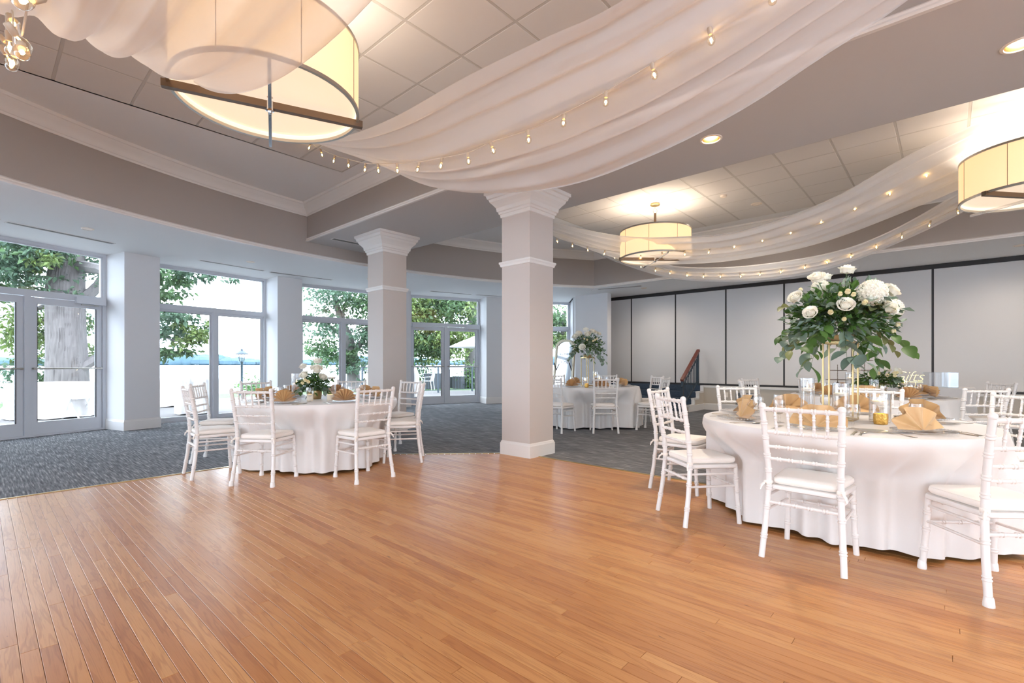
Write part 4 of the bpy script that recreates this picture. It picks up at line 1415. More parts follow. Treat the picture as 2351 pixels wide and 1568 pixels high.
for k in range(4):
    yy = -.0105 + .007 * k
    mbf.box((.078, yy, .0045), (.048, .0026, .0022))
fork_me = mbf.mesh('dinner_fork', M['steel'])
mbs = strip([(-.095, 0), (-.05, .002), (.0, .006), (.03, .004)], [.009, .006, .003, .004], .0025, None, None)
mbs.sphere((.055, 0, .005), (.030, .019, .005), 14, 6)
spoon_me = mbs.mesh('soup_spoon', M['steel'])
gob_me = MB().lathe_open([(0, .003), (.033, .001), (.034, .003), (.012, .006), (.006, .010), (.006, .026), (.009, .034), (.006, .042), (.006, .056), (.018, .066), (.032, .080), (.039, .100), (.040, .125), (.036, .160), (.0345, .160), (.0385, .125), (.0372, .101), (.030, .082), (.0, .072)], 22).mesh('goblet', M['crystal'])
bplate_me = MB().lathe([(0, 0), (.05, 0), (.085, .008), (.086, .010), (.05, .003), (0, .003)], 40).mesh('bread_plate', M['plate'])

TN = dict(a='front table', b='window table', c='far table', d='rear table')
def setting(tb, c, R, a, seat, kind, seed, cutlery=True, gob=True, bread=False):
    """one cover, seen from its seat at angle a; labels name the seat"""
    r = random.Random(seed)
    fa = math.radians(a + 180)                          # the diner looks this way
    ux, uy = math.cos(fa), math.sin(fa)
    def at(f, s):                                       # f forward from the rim, s to the diner's right
        p = pol(c, a, R)
        return (p[0] + ux * f + uy * s, p[1] + uy * f - ux * s)
    p = at(.235, 0)
    g = TN[tb]
    t = link('charger_plate', plate_me, None, (p[0], p[1], ZP), r.random() * 6)
    tag(t, 'clear beaded plate, %s, %s' % (g, seat), 'plate', 'clear chargers on the %s' % g)
    link('beaded_rim', beads_me, t)
    me = (nap_a if kind == 'wide' else nap_b)[seed % 2]
    n = link('napkin', me, None, (p[0], p[1], ZP + .013), fa + PI / 2 + PI + r.uniform(-.15, .15))
    tag(n, 'gold fanned napkin on the %s, %s' % (g, seat), 'napkin', 'gold napkins on the %s' % g)
    if cutlery:
        for nm, me, f, s, cat in (('dinner_fork', fork_me, .18, -.215, 'fork'), ('table_knife', knife_me, .19, .205, 'knife'), ('soup_spoon', spoon_me, .19, .245, 'spoon')):
            q = at(f, s)
            o = link(nm, me, None, (q[0], q[1], ZP), fa + r.uniform(-.06, .06))
            tag(o, 'silver %s, %s, %s' % (cat, g, seat), cat, 'silver cutlery on the %s' % g)
    if gob:
        q = at(.44, .17)
        o = link('goblet', gob_me, None, (q[0], q[1], ZP))
        tag(o, 'clear water goblet, %s, %s' % (g, seat), 'glass', 'water goblets on the %s' % g)
    if bread:
        q = at(.33, -.26)
        o = link('bread_plate', bplate_me, None, (q[0], q[1], ZP))
        tag(o, 'small clear side plate, %s, %s' % (g, seat), 'plate', 'side plates on the %s' % g)
A_SEATS = [(180, 'at the seat squarely before the camera'), (128, 'at the left near seat'), (84, 'at the left far seat'), (229, 'at the seat of the cut-off right chair'),
           (40, 'at the back seat by the stage steps'), (-4, 'at the back seat behind the candles'), (-47, 'at the right rear seat')]
for i, (a, s) in enumerate(A_SEATS): setting('a', T1, RT['a'], a, s, 'wide', 30 + i, True, True, i in (1, 3, 6))
B_SEATS = [(211, 'at the near left seat'), (266, 'at the near right seat'), (165, 'at the leftmost seat'), (126, 'at the left back seat'), (320, 'at the right end seat'),
           (7, 'at the seat before the rear column'), (95, 'at the back seat below the lamp post'), (46, 'at the back seat behind the flowers')]
for i, (a, s) in enumerate(B_SEATS): setting('b', T2, RT['b'], a, s, 'fan', 50 + i, True, True)
C_SEATS = [(229, 'at the seat before the camera'), (181, 'at the seat by the column'), (281, 'at the right near seat'), (330, 'at the right far seat'), (20, 'at the back seat by the partition'), (63, 'at the back seat by the mirror')]
for i, (a, s) in enumerate(C_SEATS): setting('c', T3, RT['c'], a, s, 'fan', 70 + i, i in (0, 2), True)
D_SEATS = [(182, 'at the seat nearest the camera'), (219, 'at the near right seat'), (308, 'at the far right seat'), (110, 'at the left seat'), (72, 'at the edge-on chair'), (34, 'at the far middle seat'), (255, 'at the right seat without a chair'), (148, 'at the left near gap')]
for i, (a, s) in enumerate(D_SEATS): setting('d', T4, RT['d'], a, s, 'fan' if i else 'wide', 90 + i, True, True)

# ------------------------------------------------------------------ candles and glass on the tables
def hurricane(x, y, r, h, label, lvl=.62, g='floating candle vases'):
    t = empty('hurricane_vase', (x, y, ZP)); tag(t, label, 'vase', g)
    MB().lathe_open([(0, .002), (r - .004, .0), (r, .006), (r, h), (r - .003, h), (r - .003, .012), (0, .010)], 32).build('glass_cylinder', M['crystal'], t)
    zc = h * lvl
    MB().lathe([(0, .013), (r - .0045, .013), (r - .0045, zc), (0, zc)], 28).build('water', M['water'], t)
    MB().lathe([(0, zc - .012), (r * .72, zc - .008), (r * .86, zc + .006), (r * .86, zc + .014), (r * .5, zc + .018), (0, zc + .016)], 28).build('floating_candle', M['wax'], t)
    MB().lathe([(0, zc + .016), (.004, zc + .022), (.0065, zc + .032), (.004, zc + .048), (0, zc + .06)], 10).build('flame', M['flame'], t)
hurricane(4.554, .851, .052, .305, 'tallest clear cylinder vase with floating candle on the front table', .68)
hurricane(4.737, .646, .062, .262, 'middle clear cylinder vase with floating candle on the front table', .64)
hurricane(4.405, .365, .066, .205, 'shortest wide clear cylinder vase with floating candle on the front table', .66)
hurricane(2.656, 6.011, .058, .30, 'tall clear candle cylinder left of the window-table flowers', .55)
hurricane(2.985, 5.765, .056, .29, 'tall clear candle cylinder right of the window-table flowers', .82)
hurricane(7.35, 4.86, .055, .18, 'short clear candle cylinder left of the bouquet stand, far table', .6)
hurricane(7.93, 4.92, .05, .20, 'clear candle cylinder under the far tall bouquet, nearer', .62)
hurricane(8.06, 5.09, .05, .27, 'taller clear candle cylinder under the far tall bouquet, further', .72)
hurricane(8.22, 1.02, .052, .30, 'tall clear candle cylinder left of the rear-table flowers', .7)
hurricane(7.72, .70, .055, .22, 'clear candle cylinder in front of the rear-table flowers', .5)
hurricane(8.20, .42, .052, .20, 'clear candle cylinder right of the rear-table flowers', .75)
hurricane(7.90, .36, .050, .16, 'lowest clear candle cylinder at the rear-table flowers', .5)
def votive(x, y, r, h, label, mat):
    t = empty('votive', (x, y, ZP)); tag(t, label, 'candle holder', 'votive holders')
    MB().lathe_open([(0, .0), (r * .88, .0), (r * .94, .006), (r, h * .5), (r * .98, h), (r * .93, h), (r * .93, .012), (0, .010)], 28).build('cup', M[mat], t)
    MB().lathe([(0, .011), (r * .6, .011), (r * .6, h * .45), (0, h * .45)], 16).build('tealight', M['wax'], t)
    MB().lathe([(0, h * .45), (.004, h * .45 + .006), (.005, h * .45 + .014), (0, h * .45 + .034)], 8).build('flame', M['flame'], t)
votive(4.229, .346, .044, .074, 'gold mesh-patterned votive right of centre on the front table', 'votive')
votive(4.246, .819, .044, .074, 'gold mesh-patterned votive behind the nearest chair on the front table', 'votive')
votive(2.53, 5.38, .036, .075, 'cream votive cup before the window-table flowers', 'cream')
votive(2.71, 5.26, .036, .072, 'cream votive cup between the two near napkins, window table', 'cream')
votive(7.22, 4.74, .036, .072, 'gold votive on the far table left of the stand', 'votive')

# ------------------------------------------------------------------ flowers
def petal_grid(mb, ang, r0, h, wdt, open_, curl, z0, rnd):
    n = 4
    ca, sa = math.cos(ang), math.sin(ang)
    def fn(i, j):
        u = -1 + 2 * i / n; v = j / n
        wv = wdt * (.35 + .65 * math.sin(min(1, v * 1.15) * PI * .62)) * (1 - .25 * max(0, v - .75) * 4 * u * u)
        r = r0 + open_ * h * v ** 1.6 + curl * h * max(0, v - .6) ** 2 * 4
        z = z0 + h * (v - .35 * curl * max(0, v - .6) ** 2 * 4) - .10 * h * u * u * v
        a = u * wv / max(r0 + .35 * h, .2)
        rr = r * (1 - .10 * u * u)
        x, y = rr * math.cos(a), rr * math.sin(a)
        return (x * ca - y * sa, x * sa + y * ca, z)
    mb.grid(n + 1, n + 1, fn)
def rose_mesh(seed, full=True):
    r = random.Random(seed); mb = MB()
    layers = [(3, .13, .66, .32, -.02, -.05, -.02), (4, .24, .66, .44, .02, .02, -.06), (5, .37, .66, .52, .06, .10, -.12), (5, .50, .64, .62, .14, .22, -.20), (6, .62, .58, .70, .28, .38, -.28)]
    if not full: layers = layers[:3]
    for k, (n, r0, h, wd, op, cu, z0) in enumerate(layers):
        for i in range(n):
            petal_grid(mb, 2 * PI * (i + .37 * k) / n + r.uniform(-.15, .15), r0, h * r.uniform(.92, 1.06), wd, op * r.uniform(.8, 1.2), cu, z0, r)
    mb.sphere((0, 0, .12), (.20, .20, .46), 10, 6)
    mb.sphere((0, 0, .0), (.52, .52, .40), 10, 6)
    return mb.mesh('rose', M['petal'] if full else M['bud'], True, 180)
ROSES = [rose_mesh(s) for s in (1, 2, 3)]
BUDS = [rose_mesh(s, False) for s in (5, 6)]
def hydra_mesh():
    r = random.Random(9); mb = MB()
    for k in range(90):
        z = 1 - 1.6 * (k + .5) / 90; a = k * 2.39996
        q = math.sqrt(max(0, 1 - z * z)); n = Vector((q * math.cos(a), q * math.sin(a), z))
        t = n.orthogonal().normalized(); b = n.cross(t)
        rot = r.random() * 6
        for i in range(4):
            d = t * math.cos(rot + i * PI / 2) + b * math.sin(rot + i * PI / 2); e = n.cross(d)
            c = n * .92
            mb.add([c, c + d * .16 + e * .11 + n * .05, c + d * .25 + n * .09, c + d * .16 - e * .11 + n * .05], [(0, 1, 2, 3)])
    mb.sphere((0, 0, 0), .88, 10, 8)
    return mb.mesh('hydrangea', M['petal'], False)
HYD = hydra_mesh()
def leaf_mesh(name, mat, L, Wd, cup=.15, n=6):
    mb = MB(); vs = []
    for i in range(n + 1):
        v = i / n
        wv = Wd * math.sin(PI * min(1, v * .97 + .02)) ** .75
        z = cup * L * math.sin(PI * v) * .4 - .12 * L * v * v
        vs += [(v * L, -wv, z + wv * .35), (v * L, 0, z), (v * L, wv, z + wv * .35)]
    fs = []
    for i in range(n):
        for k in range(2):
            a = i * 3 + k
            fs.append((a, a + 1, a + 4, a + 3))
    return mb.add(vs, fs).mesh(name, M[mat], True, 180)
LV_E = [leaf_mesh('leaf', 'euca', .072, .028), leaf_mesh('leaf', 'euca', .062, .030), leaf_mesh('leaf', 'euca', .085, .026)]
LV_G = [leaf_mesh('leaf', 'green', .095, .030), leaf_mesh('leaf', 'green', .075, .020)]
LV_O = [leaf_mesh('leaf', 'olive', .075, .022)]
def orient(d, up=Vector((0, 0, 1)), roll=0.0):
    x = d.normalized()
    y = up.cross(x)
    if y.length < 1e-3: y = Vector((0, 1, 0))
    y.normalize(); z = x.cross(y)
    m = Matrix((x, y, z)).transposed().to_4x4()
    return m @ Matrix.Rotation(roll, 4, 'X')
def arrangement(name, label, loc, rz, base_z, cz, R, Hup, roses, hyd, buds, nspray, per, seed, hang=.22, dense=700, scale=1.0, greenfrac=.3):
    """roses etc: (x right, y deep, z absolute, radius) in the arrangement's own frame"""
    r = random.Random(seed)
    t = empty(name, loc, rz); tag(t, label, 'flowers')
    z0 = loc[2]
    C = Vector((0, 0, cz - z0))
    stems = MB()
    def bloom(nm, me, x, y, z, rad):
        p = Vector((x, y, z - z0)); d = p - C
        d.normalize()
        d = (d + Vector((0, -.25, .45))).normalized()
        q = d.to_track_quat('Z', 'Y').to_matrix().to_4x4()
        o = link(nm, me, t); o.matrix_local = Matrix.Translation(p) @ q @ Matrix.Rotation(r.random() * 6, 4, 'Z') @ Matrix.Scale(rad * 1.18, 4)
        stems.tube([C * .8 + Vector((0, 0, (base_z - z0) * .2)), C.lerp(p, .6) - Vector((0, 0, .03)), p - d * rad * .3], .003, 5)
    for i, a in enumerate(roses): bloom('rose', ROSES[i % 3], *a)
    for a in hyd: bloom('hydrangea', HYD, *a)
    for i, a in enumerate(buds): bloom('rosebud', BUDS[i % 2], *a[:3], a[3] * 1.25)
    # arching sprays with leaves along them
    for k in range(nspray):
        az = k * 2.39996 + r.uniform(-.2, .2)
        el = r.uniform(-.35, 1.0) if k % 3 else r.uniform(-.5, .1)
        L = R * r.uniform(.75, 1.08) * (1 if el < .5 else .85)
        d = Vector((math.cos(az) * math.cos(el), math.sin(az) * math.cos(el) * .85, math.sin(el) * (Hup / R)))
        droop = hang * r.uniform(.4, 1.3) if el < .25 else .03
        P = [C + d * L * f - Vector((0, 0, droop * f ** 2.4)) for f in [i / 7 for i in range(8)]]
        stems.tube(P, [.0035 * (1 - .7 * i / 7) for i in range(8)], 4)
        kind = r.random()
        S = LV_G if kind < greenfrac else (LV_O if kind > .92 else LV_E)
        for i in range(per):
            f = .42 + .58 * (i + 1) / per
            j = min(6, int(f * 7)); p = P[j].lerp(P[j + 1], f * 7 - j)
            tang = (P[j + 1] - P[j]).normalized()
            side = tang.cross(Vector((0, 0, 1)))
            side = side.normalized() if side.length > 1e-3 else Vector((1, 0, 0))
            sd = 1 if i % 2 else -1
            ld = tang * .55 + side * sd * .75 + Vector((0, 0, r.uniform(-.55, .25)))
            o = link('leaf', r.choice(S), t)
            o.matrix_local = Matrix.Translation(p) @ orient(ld, roll=r.uniform(-.7, .7)) @ Matrix.Scale(scale * r.uniform(.8, 1.25), 4)
    stems.build('stems', M['stem'], t)
    # inner greenery, too dense to pick apart
    for nm, mat, cnt, rr in (('inner_foliage', 'green', dense, .78), ('filler_foliage', 'euca', dense // 2, .92)):
        mb = MB()
        for k in range(cnt):
            az = r.random() * 6.283; el = math.asin(r.uniform(-.55, 1)); q = rr * r.random() ** .45
            p = C + Vector((math.cos(az) * math.cos(el) * R * q, math.sin(az) * math.cos(el) * R * .85 * q, math.sin(el) * Hup * q))
            d = (p - C).normalized() + Vector((r.uniform(-.8, .8), r.uniform(-.8, .8), r.uniform(-.6, .6)))
            L = r.uniform(.03, .07) * scale; m = Matrix.Translation(p) @ orient(d, roll=r.uniform(-1, 1))
            w_ = L * .28
            mb.add([m @ Vector(v) for v in ((0, 0, 0), (L * .5, -w_, .1 * L), (L, 0, -.05 * L), (L * .5, w_, .1 * L))], [(0, 1, 2, 3)])
        o = mb.build(nm, M[mat], t, False); o['kind'] = 'stuff'
    return t
def gold_stand(x, y, rz, h, s, label):
    t = empty('flower_stand', (x, y, ZP), rz); tag(t, label, 'stand', 'gold bouquet stands')
    q = s / 2
    for sx in (1, -1):
        for sy in (1, -1):
            MB().box((sx * q, sy * q, h / 2), (.011, .011, h)).build('post', M['champagne'], t, False)
    for z in (.006, h - .006):
        for k in range(4):
            a = k * PI / 2
            MB().box((q * math.cos(a), q * math.sin(a), z), (.010, s, .012), a).build('frame_bar', M['champagne'], t, False)
    MB().box((0, 0, h + .001), (s + .02, s + .02, .006)).build('top_plate', M['gold'], t, False)
    MB().lathe([(0, h + .005), (.075, h + .005), (.085, h + .05), (.08, h + .055), (0, h + .05)], 20).build('bowl', M['champagne'], t)
RZ = math.radians(AX - 90)
gold_stand(4.389, .602, RZ + PI / 4, .585, .187, 'tall square gold frame stand carrying the bouquet, front table')
arrangement('flower_arrangement', 'large bouquet of ivory roses and eucalyptus high on the front table stand', (4.389, .602, 1.40), RZ, 1.40, 1.53, .43, .30,
    [(-.241, -.1, 1.814, .058), (.05, 0, 1.888, .060), (-.05, .10, 1.85, .050), (-.37, -.05, 1.676, .055), (-.35, -.20, 1.545, .048), (-.17, -.30, 1.59, .054), (.14, -.30, 1.575, .058), (.345, -.05, 1.725, .062), (.26, .15, 1.735, .048)],
    [(.06, -.24, 1.68, .080), (.29, -.12, 1.58, .066), (-.12, .05, 1.76, .055)],
    [(-.20, -.29, 1.665, .020), (-.155, -.30, 1.68, .024), (-.115, -.30, 1.66, .020), (-.06, -.33, 1.60, .024), (-.26, -.28, 1.54, .024), (.10, -.15, 1.765, .028), (-.18, -.30, 1.49, .020), (.27, -.2, 1.46, .022), (.20, -.25, 1.41, .020), (-.30, 0, 1.74, .02), (.18, 0, 1.76, .02)],
    42, 7, 4, .25, 1000, 1.2, .35)
gold_stand(7.80, 5.10, RZ + .5, .54, .17, 'tall gold frame stand carrying the bouquet, far table')
arrangement('flower_arrangement', 'tall white rose bouquet on the far table beside the mirror', (7.80, 5.10, 1.36), RZ, 1.36, 1.52, .36, .27,
    [(-.033, 0, 1.83, .062), (.083, -.1, 1.79, .062), (-.031, -.2, 1.734, .065), (.215, 0, 1.75, .058), (-.236, -.05, 1.70, .070), (-.135, -.25, 1.49, .062), (.14, -.05, 1.77, .05)],
    [(-.17, 0, 1.74, .06)], [(.10, -.25, 1.62, .026), (.06, -.27, 1.60, .026), (-.05, -.27, 1.62, .026), (-.10, -.26, 1.64, .022), (.14, -.22, 1.64, .024), (.24, -.1, 1.6, .024)],
    22, 6, 14, .22, 500)
MB().lathe([(0, 0), (.075, 0), (.085, .05), (.085, .10), (.075, .11), (0, .10)], 22, (2.711, 5.651, ZP)).build('flower_bowl', M['champagne'])
tag(bpy.data.objects['flower_bowl'], 'low metal bowl holding the window-table flowers', 'bowl')
arrangement('flower_arrangement', 'low arrangement of blush roses and dark greenery on the window table', (2.711, 5.651, ZP + .10), RZ, .86, .93, .19, .17,
    [(.037, 0, 1.21, .060), (-.143, .02, 1.145, .054), (.075, -.12, 1.114, .068), (-.074, -.12, 1.047, .056), (.12, -.05, 1.019, .052)], [],
    [(-.04, -.16, .985, .028), (.0, -.17, .967, .028), (-.075, -.15, .951, .025)], 16, 6, 24, .08, 420, .85, .75)
MB().lathe([(0, 0), (.075, 0), (.085, .05), (.085, .10), (.075, .11), (0, .10)], 22, (8.053, .678, ZP)).build('flower_bowl', M['champagne'])
tag(bpy.data.objects['flower_bowl.001'], 'low metal bowl holding the rear-table flowers', 'bowl')
arrangement('flower_arrangement', 'low loose arrangement of white roses on the rear table', (8.053, .678, ZP + .10), RZ, .86, .95, .30, .14,
    [(.03, .03, 1.205, .058), (-.32, -.03, 1.08, .052), (.20, -.06, 1.08, .064), (-.18, -.12, 1.035, .045), (.20, .12, 1.10, .05)], [],
    [(.06, -.18, 1.056, .028), (.10, -.17, 1.062, .028), (.05, -.2, 1.023, .028), (-.03, -.18, 1.028, .028), (-.08, -.1, 1.048, .029)], 18, 6, 34, .03, 380, .9, .75)

# ------------------------------------------------------------------ gift table by the stage
GX, GY = 11.72, .75
t = empty('folding_table', (GX, GY, 0)); tag(t, 'long folding table under the white cloth by the stage', 'table')
MB().bevbox((0, 0, .735), (.70, 2.2, .03), .005).build('tabletop', M['grey'], t, False)
for sy in (-.9, .9):
    MB().tube([(-.28, sy, 0), (-.28, sy, .72), (.28, sy, .72), (.28, sy, 0)], .014, 8).build('leg', M['steel'], t)
def cloth_rect(c, lx, ly, ztop, label, seed):
    r = random.Random(seed); n = 40
    per = [(-lx / 2 + lx * i / n, -ly / 2) for i in range(n)] + [(lx / 2, -ly / 2 + ly * i / n) for i in range(n)] + [(lx / 2 - lx * i / n, ly / 2) for i in range(n)] + [(-lx / 2, ly / 2 - ly * i / n) for i in range(n)]
    m = len(per); vs = []; fs = []
    for j in range(14):
        s = j / 13
        for i, (x, y) in enumerate(per):
            o = .03 * s + .018 * s * math.sin(i * .9 + 1.5 * math.sin(i * .21))
            nx = (x / (lx / 2)) if abs(abs(x) - lx / 2) < 1e-6 else 0; ny = (y / (ly / 2)) if abs(abs(y) - ly / 2) < 1e-6 else 0
            vs.append((c[0] + x + nx * o, c[1] + y + ny * o, ztop - (ztop - .012) * s))
    for j in range(13):
        for i in range(m):
            i2 = (i + 1) % m
            fs.append((j * m + i, j * m + i2, (j + 1) * m + i2, (j + 1) * m + i))
    fs.append(tuple(range(m - 1, -1, -1)))
    return tag(MB().add(vs, fs).build('tablecloth', M['cloth'], None, True, 50), label, 'tablecloth')
cloth_rect((GX, GY), .72, 2.22, .757, 'white cloth on the long table by the stage', 3)
t = empty('acrylic_box', (11.66, .10, .759), .25); tag(t, 'clear acrylic card box on the long table by the stage', 'box')
for (c, d) in (((0, .2, .13), (.40, .006, .26)), ((0, -.2, .13), (.40, .006, .26)), ((.2, 0, .13), (.006, .394, .26)), ((-.2, 0, .13), (.006, .394, .26)), ((0, 0, .262), (.41, .41, .008)), ((0, 0, .004), (.40, .40, .008))):
    MB().box(c, d).build('acrylic_panel', M['acrylic'], t, False)
tx = bpy.data.curves.new('sign', 'FONT'); tx.body = 'Gifts'; tx.size = .26; tx.extrude = .004; tx.shear = .35; tx.offset = -.006; tx.align_x = 'CENTER'; tx.space_character = .92
tx.materials.append(M['gold'])
tmp = link('gift_lettering', tx)
bpy.context.view_layer.update()
me = bpy.data.meshes.new_from_object(tmp.evaluated_get(bpy.context.evaluated_depsgraph_get()))
bpy.data.objects.remove(tmp)
sg = link('gift_sign', me, None, (11.38, .545, .865))
sg.rotation_euler = (PI / 2, 0, RZ - .55)
tag(sg, 'thin gold script sign reading Gifts standing on the long table', 'sign')
MB().box((0, -.015, 0), (.44, .012, .012)).box((-.12, -.06, 0), (.008, .09, .008)).box((.12, -.06, 0), (.008, .09, .008)).box((0, -.104, 0), (.36, .008, .06)).build('sign_foot', M['gold'], sg, False)
def cake_tree(x, y, tiers, label):
    t = empty('dessert_stand', (x, y, .758)); tag(t, label, 'stand', 'beaded dessert stands')
    H = tiers[-1][0] + .09
    mb = MB()
    k = 0
    while k * .022 < H:
        mb.sphere((0, 0, .02 + k * .022), (.009, .009, .010), 6, 4); k += 1
    mb.build('beaded_rod', M['bronze'], t)
    MB().lathe([(0, 0), (.06, 0), (.05, .012), (.018, .05), (.008, .07), (0, .07)], 16).build('foot', M['dark'], t)
    for z, rr in tiers:
        MB().lathe([(0, z), (rr, z), (rr + .006, z + .006), (rr, z + .010), (0, z + .006)], 28).build('tier_plate', M['bronze'], t)
cake_tree(11.45, 1.62, [(.10, .19), (.285, .155)], 'low beaded dessert stand with two round plates, left on the long table')
cake_tree(11.60, 1.20, [(.10, .19), (.29, .16), (.475, .135)], 'tall beaded dessert stand with three round plates on the long table')

# ------------------------------------------------------------------ standing mirror
mr = empty('standing_mirror', (9.46, 6.95, 0), math.radians(-97)); tag(mr, 'arched silver-framed standing mirror with white script, behind the far table', 'mirror')
def arch(wb, wt, h, hs, n=16):
    p = [(-wb / 2, 0), (wb / 2, 0), (wt / 2, hs)]
    c = h - hs
    p += [((wt / 2 - .05) * math.cos(PI * i / n), hs + .02 + (c - .02) * math.sin(PI * i / n)) for i in range(n + 1)]
    p += [(-wt / 2, hs)]
    return p
o1, o2 = arch(.70, .62, 1.78, 1.66), arch(.60, .52, 1.72, 1.62)
tilt = Matrix.Rotation(-.10, 4, 'X')
n = len(o1)
vs = [(x, -.02, z) for x, z in o1] + [(x, -.02, z + .03 if z < .1 else z) for x, z in o2] + [(x, .025, z) for x, z in o1] + [(x, .0, z + .03 if z < .1 else z) for x, z in o2]
fs = []
for i in range(n):
    j = (i + 1) % n
    fs += [(i, j, n + j, n + i), (j, i, 2 * n + i, 2 * n + j), (n + i, n + j, 3 * n + j, 3 * n + i)]
MB().add(vs, fs).xform(tilt).build('frame', M['silver'], mr, False)
MB().add([(x, .001, z) for x, z in o2], [tuple(range(n))]).xform(tilt).build('mirror_glass', M['mirror'], mr, False)
MB().add([(x, .027, z) for x, z in o1], [tuple(range(n - 1, -1, -1))]).xform(tilt).build('backing', M['dark'], mr, False)
# white handwriting on the glass, too small to read in the photograph
mb = MB()
for row, (z, L, amp) in enumerate(((1.42, .34, .030), (1.22, .40, .045))):
    P = []
    for k in range(90):
        f = k / 89
        P.append((-L / 2 + L * f + .018 * math.sin(k * 1.15), -.004, z + amp * math.sin(k * 1.15 + 1.2) * (.6 + .4 * math.sin(k * .31 + row)) + amp * .5 * math.sin(k * .52)))
    mb.tube(P, .0035, 4)
mb.xform(tilt).build('lettering', M['ink'], mr)
MB().tube([(-.25, .03, 1.2), (-.25, .55, .0)], .012, 6).tube([(.25, .03, 1.2), (.25, .55, .0)], .012, 6).build('rear_leg', M['dark'], mr)

# ------------------------------------------------------------------ outside: terrace, lawn, lake, far shore
def ground_ring(r0, r1, z, name, mat, n=60, a_from=-20, a_to=200):
    vs = []; fs = []
    for k in range(n + 1):
        a = a_from + (a_to - a_from) * k / n
        vs += [ringw(a, r0) + (z,), ringw(a, r1) + (z,)]
    for k in range(n): fs.append((2 * k, 2 * k + 1, 2 * k + 3, 2 * k + 2))
    return struct(MB().add(vs, fs).build(name, M[mat], smooth=False))
ground_ring(RW + .08, 19.6, -.03, 'terrace', 'patio')
ground_ring(19.6, 23.0, -.06, 'lawn', 'lawn')
lk = MB().add([ringw(a, 23.0) + (-1.6,) for a in range(-20, 201, 5)] + [ringw(a, 1600) + (-1.6,) for a in range(200, -21, -5)], [tuple(range(90))])
vs = []; fs = []
for k in range(45):
    a = -20 + 220 * k / 44
    vs += [ringw(a, 22.9) + (-1.6,), ringw(a, 1600) + (-1.6,)]
for k in range(44): fs.append((2 * k, 2 * k + 1, 2 * k + 3, 2 * k + 2))
struct(MB().add(vs, fs).build('lake', M['lake'], smooth=False))
# wooded far shore
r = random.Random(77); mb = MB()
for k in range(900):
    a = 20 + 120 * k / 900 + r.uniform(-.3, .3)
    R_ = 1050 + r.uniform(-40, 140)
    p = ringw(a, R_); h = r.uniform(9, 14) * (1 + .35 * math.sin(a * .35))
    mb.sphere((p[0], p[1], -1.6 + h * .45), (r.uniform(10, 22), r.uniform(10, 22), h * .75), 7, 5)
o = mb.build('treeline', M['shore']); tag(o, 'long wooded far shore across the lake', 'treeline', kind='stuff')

def vw(t, l, z=0.0):
    """metres ahead of / right of the room's entrance axis"""
    return (FX * t + FY * l, FY * t - FX * l, z)
def tree(name, label, base, trunk, crown, limbs, leaf, mats, seed, bark='bark2', n_per=1.0):
    """crown: (t, l, z, r_l, r_z, r_t, leaves) lobes; trunk: [(t,l,z,r)]; limbs: [[(t,l,z,r)..]..]"""
    r = random.Random(seed)
    b = Vector(vw(*base))
    root = empty(name, b); tag(root, label, 'tree', 'trees outside the windows')
    if bark == 'bark':                                   # deep furrows are modelled on the big trunk
        cs = bylen([tuple(Vector(vw(*p[:3])) - b) for p in trunk], 90)
        mb = MB(); n = 110
        def fn(i, j):
            a = 2 * PI * i / n; c = cs[j]; z = c.z
            k = 0
            while k < len(trunk) - 2 and trunk[k + 1][2] - trunk[0][2] < z: k += 1
            f = (z - (trunk[k][2] - trunk[0][2])) / (trunk[k + 1][2] - trunk[k][2]); rr = trunk[k][3] + (trunk[k + 1][3] - trunk[k][3]) * min(1, max(0, f))
            w1 = math.sin(23 * a + 1.7 * math.sin(2.1 * z + 3 * a) + .8 * math.sin(5.3 * z))
            w2 = math.sin(37 * a + 2.2 * math.sin(3.1 * z + 5 * a) + 1.0 * math.sin(7.7 * z + 2))
            d = .030 * abs(w1) ** .6 + .016 * abs(w2) + .012 * math.sin(5 * a + z)
            return (c.x + (rr - .03 + d) * math.cos(a), c.y + (rr - .03 + d) * math.sin(a), z)
        mb.grid(n, 91, fn, closed_u=True)
        mb.build('trunk', M[bark], root)
    else:
        MB().tube([Vector(vw(*p[:3])) - b for p in trunk], [p[3] for p in trunk], 18).build('trunk', M[bark], root)
    mb = MB()
    for lm in limbs:
        pts = spline([vw(*p[:3]) for p in lm], 8)
        rad = [lm[0][3] + (lm[-1][3] - lm[0][3]) * i / 8 for i in range(9)]
        mb.tube([p - b for p in pts], rad, 7)
    if limbs: mb.build('branch', M[bark], root)
    for gi, mat in enumerate(mats):
        mb = MB()
        for ci, (t, l, z, rl, rz, rt, cnt) in enumerate(crown):
            if ci % len(mats) != gi: continue
            nc = max(3, int(cnt / 26))
            cl = []
            for k in range(nc):
                v = Vector((r.gauss(0, .5), r.gauss(0, .5), r.gauss(0, .5)))
                cl.append(v)
            for k in range(int(cnt * n_per)):
                v = cl[k % nc] + Vector((r.gauss(0, .17), r.gauss(0, .17), r.gauss(0, .13)))
                p = Vector(vw(t + v.x * rt, l + v.y * rl, z + v.z * rz)) - b
                d = Vector((r.uniform(-1, 1), r.uniform(-1, 1), r.uniform(-1.1, .3)))
                L = leaf * r.uniform(.6, 1.3); m = Matrix.Translation(p) @ orient(d, roll=r.uniform(-1.2, 1.2)); w_ = L * .26
                mb.add([m @ Vector(q) for q in ((0, 0, 0), (L * .45, -w_, .08 * L), (L, 0, -.1 * L), (L * .45, w_, .08 * L))], [(0, 1, 2, 3)])
        o = mb.build('foliage', M[mat], root, False); o['kind'] = 'stuff'
    return root
